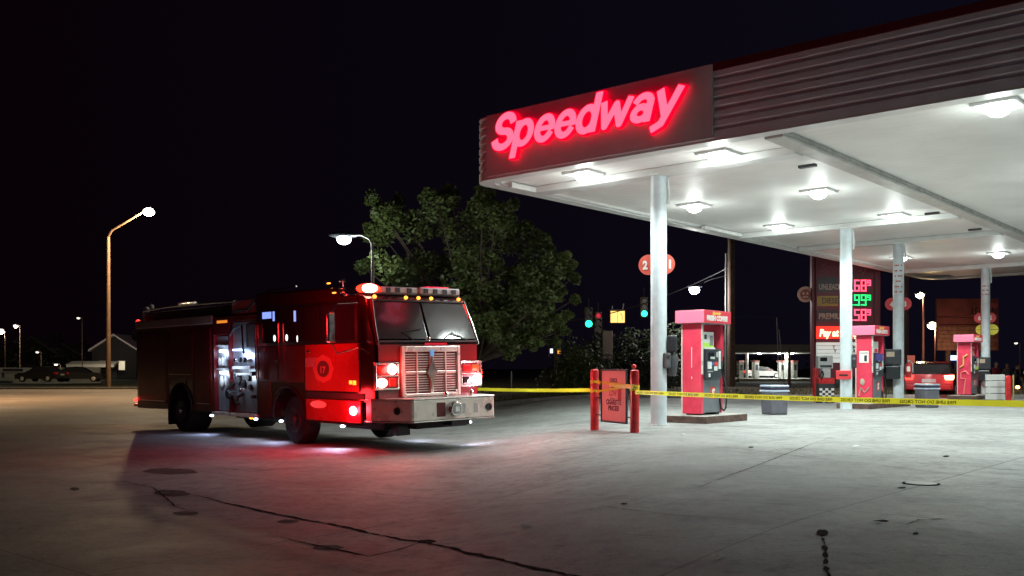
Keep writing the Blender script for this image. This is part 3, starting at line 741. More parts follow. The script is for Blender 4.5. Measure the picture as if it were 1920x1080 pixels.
# wraps round the bollards and across the poster
m = MB()
def strip(m_, a, b, w=.06):
    a = Vector(a); b = Vector(b); n_ = 8
    base = len(m_.v)
    for i in range(n_+1):
        p = a.lerp(b, i/n_); q = Vector((0,.006*math.sin(i*2.1), w/2*(1-.35*abs(math.sin(i*1.3))))); m_.v += [p-q, p+q]
    m_.f += [(base+2*i, base+2*i+2, base+2*i+3, base+2*i+1) for i in range(n_)]
def bz(c, py): return EYE-(py-HZ)/F*c.y
strip(m, (c1.x+.04,c1.y-.10,bz(c1,716)), (c2.x-.02,c2.y-.11,bz(c2,724)))
strip(m, (c1.x+.03,c1.y-.11,bz(c1,734)), (c2.x-.02,c2.y-.125,bz(c2,722)))
strip(m, (mid.x-.1,mid.y-.10,bz(mid,722)), (c2.x-.05,c2.y-.14,bz(c2,727)), .075)
for c_, zz in ((c1, bz(c1,716)), (c1, bz(c1,733)), (c2, bz(c2,724)), (c2, bz(c2,730))):
    n_ = 20; base = len(m.v)
    for i in range(n_+1):
        a = 2*math.pi*i/n_; m.v += [Vector((c_.x+.091*math.cos(a), c_.y+.091*math.sin(a), zz-.028+.01*math.sin(a*3))), Vector((c_.x+.091*math.cos(a), c_.y+.091*math.sin(a), zz+.028+.008*math.sin(a*2)))]
    m.f += [(base+2*i, base+2*i+2, base+2*i+3, base+2*i+1) for i in range(n_)]
strip(m, (c1.x+.05,c1.y-.10,bz(c1,710)), (c1.x+.10,c1.y-.12,bz(c1,722)), .05); strip(m, (c2.x-.09,c2.y-.10,bz(c2,717)), (c2.x-.10,c2.y-.11,bz(c2,737)), .05)
tag(m.build('tape_knot', M('tape_yellow_knot', (.80,.62,.03), .4, var=.15, vs=30), smooth=True), 'tangled yellow tape wound around both bollards and across the poster', 'tape', 'yellow fire line tape')

# ------------------------------------------------------------------ bins
dome = M('bin_lid', (.42,.50,.62), .3, var=.1, vs=8)
def bin_(px, py, r, h, lab, Y=None):
    c = GP(px, py)
    t = thing('trash_can', lab, 'trash can', c, group='grey forecourt trash cans', rz=.35)
    MB().prism([(-r*.88,0),(r*.88,0),(r,h*.76),(-r,h*.76)], -r*.9, r*.9).build('bin_body', M('bin_grey', (.12,.12,.145), .5, var=.15, vs=6), t, bevel=.04, seg=3)
    MB().box(-r*1.06,r*1.06,-r*.98,r*.98,h*.76,h*.83).build('rim', dome, t, bevel=.02)
    MB().box(-r*.93,r*.93,-r*.87,r*.87,h*.831,h*.93).build('opening', M('bin_dark', (.04,.04,.07), .5), t)
    MB().box(-r*1.04,r*1.04,-r*.96,r*.96,h*.931,h).build('lid', dome, t, bevel=.04, seg=3)
bin_(1452, 777, .27, .76, 'grey trash can with pale blue lid right of the nearest pump')
bin_(1738, 764, .27, .72, 'grey trash can with pale blue lid in front of the red car')

# ------------------------------------------------------------------ price sign pylon
Yp = 42.0
def XP(px): return (px-960)/F*Yp
def ZP(py): return EYE+(HZ-py)/F*Yp
x0, x1 = XP(1523), XP(1652); zb = g((x0+x1)/2, Yp)
pyl = thing('price_sign', 'tall dark red pylon with fuel prices 3.68, 3.99 and 4.58 lit', 'price sign', ((x0+x1)/2, Yp, zb))
cx = (x0+x1)/2
def pb(m_, px0, px1, py0, py1, y0, y1): return m_.box(XP(px0)-cx, XP(px1)-cx, y0, y1, ZP(py1)-zb, ZP(py0)-zb)
sign_red = M('pylon_red', (.11,.006,.02), .45, var=.1, vs=2)
pb(MB(), 1529, 1639, 470, 708, 0, .35).build('cabinet', sign_red, pyl, bevel=.02)
for a_, b_ in ((1523,1528.5),(1640,1652)): MB().box(XP(a_)-cx, XP(b_)-cx, .05, .32, 0, ZP(478)-zb).build('upright', sign_red, pyl, bevel=.02)
for py0, py1, mt, txt, tmt, price, em, off in ((520,548,dark_m,'UNLEADED',cream_t,'3.68',glow('digit_pink',(1,.10,.20),1.9),0), (555,574,M('diesel_gold',(.32,.26,.04),.5),'DIESEL',dark_m,'3.99',glow('digit_green',(.03,.9,.28),1.1),0), (581,603,dark_m,'PREMIUM',cream_t,'4.58',glow('digit_pink',(1,.10,.20),1.9),0)):
    pn = pb(MB(), 1532, 1571, py0, py1, -.03, -.002).build('grade_panel', mt, pyl)
    MB().text(txt, (XP(1535 if txt != 'DIESEL' else 1541)-cx, -.034, ZP(py1-5)-zb), (1,0,0), (0,0,1), .34, .004, .008, width=XP(1535+50)-XP(1535) if txt != 'DIESEL' else XP(36+960)).build('grade_name', tmt, pn)
    dp_ = pb(MB(), 1583, 1634, py0-1, py1+1, -.03, -.002).build('digit_board', M('digit_board_'+('g' if txt == 'DIESEL' else 'r'), (.02,.03,.02) if txt == 'DIESEL' else (.10,.003,.01), .4), pyl)
    dm = MB(); SEG = {'0':'abcdef','1':'bc','2':'abged','3':'abgcd','4':'fgbc','5':'afgcd','6':'afgedc','7':'abc','8':'abcdefg','9':'abcdfg'}
    def digit(ch, X, Z, wd, ht, tk=.055):
        z0_, zm, z1_ = Z, Z+ht/2, Z+ht
        for s_ in SEG[ch]:
            bxs_ = {'a':(X,X+wd,z1_-tk,z1_),'d':(X,X+wd,z0_,z0_+tk),'g':(X,X+wd,zm-tk/2,zm+tk/2),'b':(X+wd-tk,X+wd,zm,z1_),'c':(X+wd-tk,X+wd,z0_,zm),'f':(X,X+tk,zm,z1_),'e':(X,X+tk,z0_,zm)}[s_]
            dm.box(bxs_[0],bxs_[1],-.05,-.031,bxs_[2],bxs_[3])
    zz = ZP(py1-1.5 if txt != 'DIESEL' else py1-1)-zb; ht = .50 if txt != 'DIESEL' else .47
    for ch, pxx in ((price[0],1585.5),(price[2],1601),(price[3],1613.5)): digit(ch, XP(pxx)-cx, zz, .235, ht)
    digit('9', XP(1625.5)-cx, zz+ht*.48, .15, ht*.5, .04); dm.box(XP(1597.5)-cx, XP(1597.5)-cx+.05, -.05,-.031, zz, zz+.05)
    dm.build('price_digits', em, dp_)
MB().text('Speedway', (XP(1538)-cx, -.004, ZP(509)-zb), (1,0,0), (0,0,1), .50, .004, .01, width=XP(1630)-XP(1538), shear=.25).build('brand_lettering', M('dim_letter', (.17,.04,.06), .5), pyl)
pay = pb(MB(), 1530, 1612, 612, 635, -.06, -.002).build('lit_panel', glow('lit_panel_red', (1,.035,.02), 1.0), pyl)
MB().text('Pay at Pump', (XP(1535.5)-cx, -.064, ZP(630.5)-zb), (1,0,0), (0,0,1), .42, .005, .018, width=XP(1609)-XP(1535.5), shear=.15).build('lit_lettering', glow('lit_letter', (1,.72,.45), 2.0), pay)
rb = pb(MB(), 1530, 1604, 642, 680, -.05, -.002).build('message_board', M('message_white', (.60,.65,.62), .4, emit=(.85,1,.95), es=.3, var=.06, vs=3), pyl)
for py_ in (648,655,662,671): pb(MB(), 1531, 1603, py_, py_+.6, -.056, -.0505).build('letter_rail', grey_m, rb)
for px_, py_, ch in ((1560,654,'T'),(1562,661,'Y'),(1597,661,'A'),(1601,661,'L'),(1598,654,'M')): MB().text(ch, (XP(px_)-cx, -.052, ZP(py_)-zb), (1,0,0), (0,0,1), .2, .003, .006).build('message_letter', dark_m, rb)
lamp('price_sign_glow', P(1600, 560, Yp-1.2), 5, (1,.1,.15), .5); lamp('lit_panel_glow', P(1570, 624, Yp-.8), 10, (1,.08,.05), .5)
# round disc sign beside the pylon
t = thing('round_sign', 'round pale sign with a dark red emblem beside the price pylon', 'sign', P(1510,552,42.2))
r = .34
m = MB(); m.cyl((0,-.02,0),(0,.02,0),r,r,32); m.build('disc', M('round_sign_tan', (.44,.27,.20), .5, var=.1, vs=4), t)
m = MB(); m.cyl((0,-.026,0),(0,-.021,0),r*.68,r*.68,28); m.build('emblem_ring', M('emblem_red', (.20,.03,.025), .5, var=.4, vs=9), t)
m = MB(); m.cyl((-.09,-.031,.04),(-.09,-.027,.04),.05,.05,14); m.cyl((.08,-.031,.04),(.08,-.027,.04),.05,.05,14); m.box(-.12,.12,-.031,-.027,-.14,-.09); m.build('emblem', M('round_sign_tan', (0,0,0)), t)
MB().box(r*.95,XP(1529)-XP(1510),-.01,.01,-.02,.02).build('arm', dark_m, t)

# ------------------------------------------------------------------ air machine in front of the pylon
c = Vector(((1547-960)/F*33.5, 33.5, 0)); c.z = g(c.x, c.y)
t = thing('air_machine', 'grey and red tyre air machine with checkered base in front of the price sign', 'air machine', c, .0)
MB().box(-.26,.26,-.18,.18,0,.66).build('base', M('checker_dark', (.03,.03,.035), .5), t, bevel=.01)
ck = MB()
for i in range(5):
    for j in range(6):
        if (i+j) % 2: ck.box(-.25+i*.1,-.15+i*.1,-.186,-.181,.03+j*.08,.11+j*.08)
ck.build('checker_pattern', white_t, t)
MB().box(-.27,.27,-.19,.19,.665,.86).build('red_band', red_m, t, bevel=.01)
MB().box(-.14,.14,-.16,.16,.865,1.18).build('hose_reel', lgrey_m, t, bevel=.02)
MB().tube([(-.16,-.2,1.10),(-.24,-.22,.95),(-.2,-.22,.80),(-.12,-.2,.98),(-.15,-.2,1.1)], .025).build('hose', black_m, t, smooth=True)
hd = MB().box(-.28,.22,-.16,.16,1.185,1.62).build('head', lgrey_m, t, bevel=.015)
MB().box(-.22,.02,-.168,-.161,1.43,1.56).build('display', glass_m, hd); MB().box(-.22,.18,-.168,-.161,1.22,1.30).build('slot', dark_m, hd)
bollard(1529, 0, 688, 'red bollard with a yellow band guarding the air machine', Y=34.5, r=.10)

# ------------------------------------------------------------------ barrier, bollard, post at the right
c = Vector(((1866-960)/F*36.6, 36.6, 0)); c.z = g(c.x, c.y)
t = thing('board_barrier', 'white barrier of four stacked boards right of the farthest column', 'barrier', c, .1)
for i in range(4): MB().box(-.36,.36,-.05,.05,i*.24+.02,i*.24+.235).build('board', white_paint, t, bevel=.006)
for s_ in (-1,1): MB().box(s_*.30-.04,s_*.30+.04,.055,.11,0,.97).build('leg', grey_m, t)
bollard(1891, 0, 704, 'red bollard between the white barrier and a yellow post', Y=36.2, r=.10)
c = Vector(((1900-960)/F*36.6, 36.6, 0)); c.z = g(c.x, c.y)
t = thing('yellow_post', 'thin yellow post beside the right-hand red bollard', 'post', c)
MB().cyl((0,0,0),(0,0,.95),.025,.025,10).build('post', M('dull_yellow', (.45,.38,.10), .6), t)

# ------------------------------------------------------------------ cars
def sedan(loc, rz, paint, lab, lit_rear=True, rear_col=lens_red, group='cars parked beyond the pumps'):
    t = thing('parked_car', lab, 'car', loc, rz, group)          # +x is forward
    L_, Wd = 2.25, .90
    low = [(-L_,.35),(-L_+.05,.30),(L_-.05,.28),(L_,.40),(L_-.02,.62),(L_-.35,.80),(.95,.92),(-1.55,.98),(-L_+.02,.94),(-L_-.02,.60)]
    b = MB(); n = len(low)
    for y, k_ in ((-Wd+.04,.985),(-Wd,1),( Wd,1),(Wd-.04,.985)):
        b.v += [Vector((x*k_, y, z)) for x, z in low]
    for j in range(3): b.f += [(j*n+i, (j+1)*n+i, (j+1)*n+(i+1) % n, j*n+(i+1) % n) for i in range(n)]
    b.f += [tuple(range(n)), tuple(range(3*n, 4*n))[::-1]]
    b.build('body', paint, t, bevel=.05, seg=3)
    cab = MB(); rf = [(-1.75,.96),(-1.15,1.40),(-.2,1.46),(.35,1.40),(1.05,.92)]
    cab.v = [Vector((x,-.80+(z-.92)*.28,z)) for x, z in rf]+[Vector((x,.80-(z-.92)*.28,z)) for x, z in rf]
    cab.f = [(0,1,2,3,4),(9,8,7,6,5)]+[(i,5+i,6+i,1+i) for i in range(4)]
    cab.build('windows', glass_m, t, bevel=.03)
    rm_ = MB(); rm_.v = [Vector((x,-.69,z)) for x, z in ((-1.22,1.395),(-.2,1.475),(.36,1.41))]+[Vector((x,.69,z)) for x, z in ((-1.22,1.395),(-.2,1.475),(.36,1.41))]
    rm_.f = [(0,3,4,1),(1,4,5,2)]; rm_.build('roof', paint, t)
    for sx_ in (-1.4, 1.4):
        for sy in (-1, 1):
            wh = MB(); wh.cyl((sx_,sy*.72,.33),(sx_,sy*.92,.33),.33,.33,20); wo = wh.build('wheel', black_m, t)
            MB().cyl((sx_,sy*.922,.33),(sx_,sy*.93,.33),.19,.17,14).build('rim', chrome_w, wo)
    for sy in (-1, 1):
        m_ = MB(); m_.add([(-L_-.035,sy*.88,.72),(-L_-.035,sy*.60,.72),(-L_-.035,sy*.55,.90),(-L_-.02,sy*.88,.92),(-L_+.22,sy*.915,.78),(-L_+.25,sy*.915,.92)], [(0,1,2,3),(0,3,5,4)])
        m_.build('taillight', lens_redhot if (lit_rear and sy < 0) else (rear_col if lit_rear else red_m), t)
        MB().box(L_-.10,L_+.005,sy*.72-.16,sy*.72+.16,.56,.70).build('headlight', glass_m, t)
        MB().box(.72,.86,sy*.96-.08,sy*.96+.08,.92,1.05).build('wing_mirror', paint, t, bevel=.02)
    MB().box(-L_-.04,-L_-.02,-.26,.26,.62,.76).build('number_plate', lgrey_m, t)
    MB().box(-L_-.07,-L_+.1,-.84,.84,.34,.52).build('bumper', paint, t, bevel=.03)
    return t
car_red = M('car_red', (.40,.012,.02), .25, coat=.8); car_dark = M('car_dark', (.05,.03,.06), .3, coat=.6)
ca = (math.atan2(.89, .45))
cc = Vector((17.75, 41.2, 0)); cc.z = g(cc.x, cc.y)
sedan(cc, ca, car_red, 'red car with its tail light on, behind the far trash can')
lamp('tail_glow', P(1774, 712, 38.3), 14, (1,.04,.03), .1); 
cc2 = Vector((24.0, 43.3, 0)); cc2.z = g(cc2.x, cc2.y)
sedan(cc2, math.atan2(.95,.3), car_dark, 'dark car with glowing orange-red lamp at the right edge')
cc3 = P(1908,726,41.1)
t = thing('hazard_lamp', 'bright orange flashing lamp on the dark car at the right edge', 'lamp', cc3)
MB().ball((0,0,0), .10, .05, .07).build('lens', glow('lens_orange', (1,.45,.12), 9), t, smooth=True)

# ------------------------------------------------------------------ street lamps
pole_warm = M('lamp_pole', (.20,.12,.07), .6, var=.15, vs=3); pole_grey = M('lamp_pole_grey', (.20,.17,.15), .5, var=.1, vs=3)
def street_lamp(base, top_z, arm_to, lab, mat, r, lensm, power, col, lr=.18, curve=True, group='street lamps', lens_r=.28, spot=None):
    t = thing('street_lamp', lab, 'street lamp', base, group=group); b = Vector(base); a = Vector(arm_to)-b
    h = top_z-b.z
    MB().tube([(0,0,0),(0,0,h*.5),(0,0,h-.3)], [r*1.25, r, r*.8], 12).build('pole', mat, t, smooth=True)
    if curve: pth = [(0,0,h-.3),(a.x*.03,a.y*.03,h+.2),(a.x*.12,a.y*.12,h+(a.z-h)*.6+.1),(a.x*.4,a.y*.4,a.z+.06),(a.x*.85,a.y*.85,a.z+.08)]
    else: pth = [(0,0,h-.3),(a.x*.1,a.y*.1,h+(a.z-h)*.15),(a.x*.9,a.y*.9,a.z+.08)]
    MB().tube(pth, r*.55, 8).build('arm', mat, t, smooth=True)
    dx = Vector((a.x, a.y, 0)).normalized()*.3
    MB().ball((a.x, a.y, a.z+.10), .45, .22, .10).build('lamp_head', dark_m, t, smooth=True)
    MB().ball((a.x, a.y, a.z-.02), lens_r, lens_r, lens_r*.75, 14, 8).build('lens', lensm, t, smooth=True)
    if power: lamp('street_lamp_source', Vector(arm_to)-Vector((0,0,.45)), power, col, lr, spot=spot, aim=(0,0,-1) if spot else None, blend=.9)
    return t
pb_ = GP(203, 728); Yl = pb_.y
street_lamp(pb_, P(210,437,Yl).z, P(279,397,Yl-1.5), 'tall slim street lamp at the far left beyond the road', pole_warm, .16, lens_warm, 9000, (1,.72,.42), .3, curve=False, lens_r=.42)
Ym = 27.5; bm = Vector(((699-960)/F*Ym, Ym, 0))
street_lamp(bm, P(698,470,Ym).z, P(645,447,Ym+.5), 'curved pale street lamp rising behind the fire engine', pole_grey, .058, lens_blue, 190, (.85,.95,.9), .2, lens_r=.21)
# lamp whose pool lights the road on the left; it stands outside the view
street_lamp((-33, 45, 0), 10.5, (-29, 46, 10.8), 'road lamp outside the view at the left', pole_warm, .14, lens_warm, 13000, (1,.62,.32), .3, curve=False, spot=150)
for px, py, Y, lm, pw_, cl, lab, rr_ in ((1725,553,75,lens_warm,400,(1,.75,.4),'warm yellow street lamp above the red car',.30), (1748,610,72,lens_warm,1200,(1,.72,.35),'brightest yellow street lamp, left of the brick-patterned billboard',.34)):
    a_ = P(px, py, Y); b_ = Vector((a_.x+.25, Y, 0)); b_.z = g(b_.x, Y)
    street_lamp(b_, a_.z-.35, a_, lab, M('lamp_pole_red_lit', (.05,.010,.010), .7), .09, lm, pw_, cl, .2, lens_r=rr_)  # red light on the poles is put into their dark colour
far_l = [(147,596,130,.22,0,'tiny far street lamp above the pale wall'), (30,611,120,.30,250,'small far lamp at the left edge of the town'), (2,621,118,.42,600,'far lamp cut by the left edge of the view'), (70,660,125,.2,0,'faint low lamp among the far left houses'),
         (1905,643,120,.20,0,'tiny far street lamp at the right edge'), (105,683,105,.18,60,'low lamp in front of the pale wall'), (1060,658,75,.001,0,'')]
for px, py, Y, rr_, pw_, lab in far_l:
    if not lab: continue
    a_ = P(px, py, Y); b_ = Vector((a_.x+.5, Y, 0))
    street_lamp(b_, a_.z-.2, a_, lab, pole_warm, .06, glow('lens_far', (1,.88,.72), 1.6), pw_, (1,.88,.75), .2, lens_r=rr_)

# ------------------------------------------------------------------ utility poles and wires
def pole(px, Y, top_py, r, lab, mat=wood_m, name='utility_pole', cat='utility pole', arms=True):
    x = (px-960)/F*Y; b_ = Vector((x, Y, g(x, Y)-.05)); h = EYE+(HZ-top_py)/F*Y-b_.z
    t = thing(name, lab, cat, b_, group=None)
    MB().tube([(0,0,0),(0,0,h)], [r, r*.8], 14).build('pole', mat, t, smooth=True)
    if arms: MB().box(-1.1,1.1,-.06,.06,h-.7,h-.58).build('cross_arm', mat, t); MB().tube([(-r*1.6,-r,0),(-r*1.5,-r,h*.8)], .05, 8).build('conduit', lgrey_m, t)
    return t
pole(1371, 47, 410, .19, 'dark wooden utility pole with a conduit, right of the nearest pump')
pole(1698, 46, 470, .17, 'dark wooden utility pole behind the third column', M('pole_brown', (.10,.05,.05), .8))
pole(1043, 60, 600, .13, 'short dark post under the tree crown beside the bushes', arms=False, name='signal_post', cat='post')
pole(1480, 60, 655, .10, 'thin wooden post in front of the distant station', arms=False, name='thin_post', cat='post')
lm_ = P(1302,543,47.5)
t = thing('street_lamp', 'brilliant white lamp on a long arm left of the wooden utility pole', 'street lamp', lm_, group='street lamps')
MB().ball((0,0,0), .26, .26, .22, 14, 8).build('lens', lens_blue, t, smooth=True); MB().ball((0,0,.14), .38, .25, .08).build('lamp_head', dark_m, t, smooth=True)
MB().tube([(0,0,.16),(.8,0,.5),((1371-1302)/F*47.5,0,.75)], .03, 6).build('arm', dark_m, t)
lamp('white_lamp_source', lm_-Vector((0,.1,.4)), 700, (1,.97,.92), .2)
wire_m = M('wire', (.05,.05,.055), .5, .5)
def wire(a, b, sag, r, lab):
    pts_ = [];
    for i in range(25):
        u = i/24; p = Vector(a).lerp(Vector(b), u); p.z -= 4*sag*u*(1-u); pts_.append(p)
    tag(MB().tube(pts_, r, 5).build('overhead_wire', wire_m, smooth=True), lab, 'wire', 'overhead wires')
wire(P(1046,604,60), P(1369,500,47), .5, .03, 'overhead wire carrying the traffic signals')
wire(P(1369,430,47), P(1698,480,46), .3, .025, 'overhead wire between the two wooden utility poles')
t = thing('guy_mast', 'thin leaning pair of guy rods in front of the distant station', 'mast', P(1461,725,58))
MB().cyl((0,0,0),(-.15,0,4.1),.025,.025,6).cyl((.32,0,0),(-.02,0,3.4),.025,.025,6).cyl((-.0,0,1.8),(.2,0,1.8),.02,.02,6).build('rods', M('rod_grey', (.25,.22,.22), .5), t)
MB().cyl((-.15,0,4.1),(-2.9,0,4.15),.018,.018,6).build('guy_wire', wire_m, t)

# ------------------------------------------------------------------ traffic signals
Yt = 56.0
hous = M('signal_housing', (.09,.06,.02), .6)
def signal(px, py, lens, which, lab, r=.19, face=0.0, glowp=0, gc=(0,1,.6)):
    c_ = P(px, py, Yt); k_ = {'green': 0, 'red': 2}[which]
    t = thing('traffic_signal', lab, 'traffic light', c_-Vector((0,0,.36*k_)), face, 'traffic signals on the span wire')
    MB().box(-.21,.21,-.02,.22,-.22,.94).build('housing', hous, t, bevel=.03)
    for j in range(3):
        z_ = j*.36; lit = (j == k_)
        m_ = MB(); m_.cyl((0,-.03,z_),(0,-.05,z_),r if lit else .13,r*.9 if lit else .13,20); m_.build('lens', lens if lit else dark_m, t)
        v = MB(); n_ = 10
        for i in range(n_+1):
            a = math.pi*i/n_; v.v += [Vector((.17*math.cos(a),-.03,z_+.17*math.sin(a))), Vector((.17*math.cos(a),-.22,z_+.17*math.sin(a)))]
        v.f = [(2*i, 2*i+1, 2*i+3, 2*i+2) for i in range(n_)]; v.build('visor', hous, t)
    MB().cyl((0,.1,.94),(0,.1,1.5),.025,.025,6).build('hanger', wire_m, t)
    if glowp: lamp('signal_glow', c_-Vector((0,.4,0)), glowp, gc, .1)
signal(1104, 607, lens_green, 'green', 'traffic signal showing green, left of the lit yellow sign', .20)
signal(1208, 588, lens_green, 'green', 'traffic signal showing green, just left of the nearest column', .18)
signal(1122, 592, M('lens_red_dim', (.3,.01,.02), .5, emit=(1,.02,.08), es=.5), 'red', 'small traffic signal showing red beside the lit yellow sign', .14)
t = thing('lit_turn_sign', 'glowing yellow box sign with a turn arrow hanging between two green signals', 'sign', P(1158,594,Yt), 0)
ly = glow('lit_yellow', (1,.62,.16), 1.5)
bxm = MB(); bxm.box(-.40,-.012,-.02,.14,-.33,.33).build('lit_face', ly, t); MB().box(.012,.40,-.02,.14,-.33,.33).build('lit_face', ly, t)
MB().tube([(.26,-.025,-.20),(.26,-.025,.02),(.24,-.025,.12),(.14,-.025,.2)], .02, 5).build('turn_arrow', hous, t)
MB().box(-.44,.44,-.05,.16,.335,.42).box(-.44,-.405,-.04,.16,-.36,.334).box(.405,.44,-.04,.16,-.36,.334).box(-.011,.011,-.04,.15,-.33,.33).box(-.404,.404,-.04,.16,-.365,-.335).build('housing', hous, t)
MB().cyl((-.3,.05,.42),(-.3,.05,.62),.03,.03,6).cyl((.3,.05,.42),(.35,.05,.75),.03,.03,6).build('hanger', lgrey_m, t)
for px, py, mt, lab in ((1034,658,glow('tiny_white', (.8,.85,1), 2), 'tiny white crossing light left of the dark post'), (1048,659,glow('tiny_orange', (1,.35,.03), 2.2), 'tiny orange crossing hand light right of the dark post')):
    t = thing('crossing_light', lab, 'crossing light', P(px, py, 59.6)); MB().box(-.16,.16,0,.15,-.2,.2).build('housing', dark_m, t); MB().box(-.08,.08,-.02,-.001,-.13,.13).build('lens', mt, t)

# ------------------------------------------------------------------ billboard and small signs
Yb = 62.0
bx0, bx1 = (1757-960)/F*Yb, (1872-960)/F*Yb; bz0, bz1 = EYE+(HZ-657)/F*Yb, EYE+(HZ-560)/F*Yb; bc = (bx0+bx1)/2
t = thing('billboard', 'large brown and red painted billboard reading LEGION behind the far pump', 'billboard', (bc, Yb, 0))
hw = (bx1-bx0)/2
MB().box(-hw,hw,.0,.2,bz0,bz1).build('board', M('billboard_red', (.24,.065,.055), .7, var=.3, vs=1.3), t)
pk = MB(); rr = random.Random(4)
z_ = bz0+.05
while z_ < bz0+1.55:
    x_ = -hw+.05
    while x_ < hw-.3:
        w_ = rr.uniform(.5,1.1); pk.box(x_, min(x_+w_-.05, hw-.03), -.02, -.001, z_, z_+.20); x_ += w_
    z_ += .25
pk.build('painted_planks', M('billboard_plank', (.30,.15,.09), .7, var=.35, vs=4), t)
MB().box(-hw+.1,hw-.1,-.02,-.002,bz0+1.60,bz0+1.66).box(-hw+.1,hw-.1,-.02,-.002,bz1-1.2,bz1-1.16).build('painted_line', M('billboard_dark', (.05,.015,.015), .7), t)
mtn = MB(); mtn.prism([(-hw+.05,bz1-1.15),(hw*.1,bz1-1.1),(hw*.35,bz1-.55),(hw*.7,bz1-.25),(hw-.05,bz1-.3),(hw-.05,bz1-1.15)], -.025,-.002); mtn.build('painted_hill', M('billboard_pink', (.42,.10,.10), .7, var=.2, vs=2), t)
MB().text('LEGION', (hw*.12,-.035,bz1-1.0), (1,0,0), (0,0,1), .62, .004, .012, width=hw*.82).build('billboard_lettering', M('billboard_dark', (0,0,0)), t)
MB().box(-hw*.7,-hw*.55,.05,.2,0,bz0).box(hw*.55,hw*.7,.05,.2,0,bz0).build('leg', wood_m, t)
lamp('billboard_lamp', (bc-1.5, Yb-2.5, bz0-.4), 130, (1,.62,.40), .2)
t = thing('shop_light_sign', 'small lit white and blue sign below the billboard', 'sign', P(1786,671,64)); MB().box(-.38,.38,0,.12,-.16,.16).build('lit_face', glow('lit_blue_white', (.55,.72,1), 2), t); MB().box(-.30,.42,-.01,.11,-.32,-.17).build('lower_band', M('deep_blue', (.02,.04,.25), .4), t); MB().cyl((.2,.06,-2.3),(.2,.06,-.33),.04,.04,8).build('post', dark_m, t)
bq = P(1708,679,40.5)
t = thing('direction_sign', 'small rectangular red sign on a post left of the red car', 'sign', bq)
MB().box(-.16,.16,-.01,.01,-.28,.28).build('plate', M('sign_orange_red', (.42,.09,.06), .6), t); MB().tube([(-.1,-.014,-.06),(-.02,-.014,.03),(.05,-.014,-.08),(.1,-.014,.05)], .016, 5).build('painted_arrow', M('billboard_dark', (0,0,0)), t); MB().cyl((0,.02,-(bq.z-.3)),(0,.02,.2),.025,.025,8).build('post', dark_m, t)

# ------------------------------------------------------------------ people behind the barrier
def person(loc, rz, lab, shirt, skin, h=1.68, lean=0.0, hair=(.02,.015,.012), cap=None):
    t = thing('person', lab, 'person', loc, rz, 'people standing beyond the barrier')
    k_ = h/1.72; me = bpy.data.meshes.new('body'); V = []; E = []; Rr = []
    def v(p, r, par=None):
        V.append((p[0]*k_, p[1]*k_, p[2]*k_)); Rr.append(r*k_)
        if par is not None: E.append((par, len(V)-1))
        return len(V)-1
    pel = v((0,0,.93), .15); wst = v((0,-lean*.2,1.08), .135, pel); ch = v((0,-lean*.5,1.30), .165, wst); nk = v((0,-lean*.7,1.46), .065, ch); hd_ = v((0,-lean*.9,1.53), .06, nk)
    for s_ in (-1, 1):
        hip = v((s_*.09,0,.86), .11, pel); kn = v((s_*.11,-.03,.48), .07, hip); an = v((s_*.12,.02,.09), .045, kn); v((s_*.13,-.15,.03), .035, an)
        sh_ = v((s_*.19,-lean*.5,1.38), .07, ch); el = v((s_*.27,-.02-lean,1.12), .045, sh_); wr = v((s_*.22,-.22-lean,.98), .03, el); pm = v((s_*.20,-.30-lean,.97), .026, wr)
        for j in range(4): f1 = v((s_*(.17+.02*j),-.34-lean,.965-.004*j), .009, pm); v((s_*(.17+.02*j),-.38-lean,.94), .008, f1)
        th = v((s_*.16,-.30-lean,.985), .010, pm)
    me.from_pydata(V, E, []); o = bpy.data.objects.new('body', me); COL.objects.link(o)
    sk = o.modifiers.new('skin', 'SKIN'); 
    for i, r in enumerate(Rr): me.skin_vertices[0].data[i].radius = (r, r)
    me.skin_vertices[0].data[0].use_root = True
    sb = o.modifiers.new('sub', 'SUBSURF'); sb.levels = 1; sb.render_levels = 1
    dg = bpy.context.evaluated_depsgraph_get(); m2 = bpy.data.meshes.new_from_object(o.evaluated_get(dg)); bpy.data.objects.remove(o)
    m2.materials.clear(); m2.materials.append(skin); m2.materials.append(shirt); m2.materials.append(M('trousers', (.03,.03,.05), .8))
    for p in m2.polygons:
        z_ = p.center.z/k_; p.material_index = 2 if (z_ < .97 and abs(p.center.y) < .17 and z_ > .08) else (1 if (z_ < 1.44 and z_ > .9 and p.center.y > -.18*k_-lean) else 0)
        p.use_smooth = True
    b_ = bpy.data.objects.new('body', m2); COL.objects.link(b_); b_.parent = t
    hy = -lean*.95*k_
    hm_ = MB(); hm_.ball((0,hy,1.61*k_), .078, .098, .118, 16, 12); hm_.ball((0,hy-.098,1.60*k_), .014, .02, .02, 8, 6); hm_.ball((.078,hy,1.605*k_), .012,.02,.03,8,6); hm_.ball((-.078,hy,1.605*k_), .012,.02,.03,8,6)
    hm_.build('head', skin, t, smooth=True)
    MB().ball((.03,hy-.09,1.63*k_), .012,.008,.008,8,6).ball((-.03,hy-.09,1.63*k_), .012,.008,.008,8,6).build('eyes', black_m, t)
    MB().ball((0,hy-.088,1.555*k_), .022,.01,.006,8,6).build('mouth', M('lips', (.35,.12,.1), .6), t)
    hr = MB(); hr.ball((0,hy+.018,1.645*k_), .088, .10, .098, 16, 10)
    hr.build('cap' if cap else 'hair', cap or M('hair', hair, .8), t, smooth=True)
    if cap: MB().box(-.07,.07,hy-.19,hy-.08,1.655*k_,1.665*k_).build('cap_peak', cap, t)
skin1 = M('skin_light', (.48,.27,.20), .6); skin2 = M('skin_tan', (.35,.2,.13), .6)
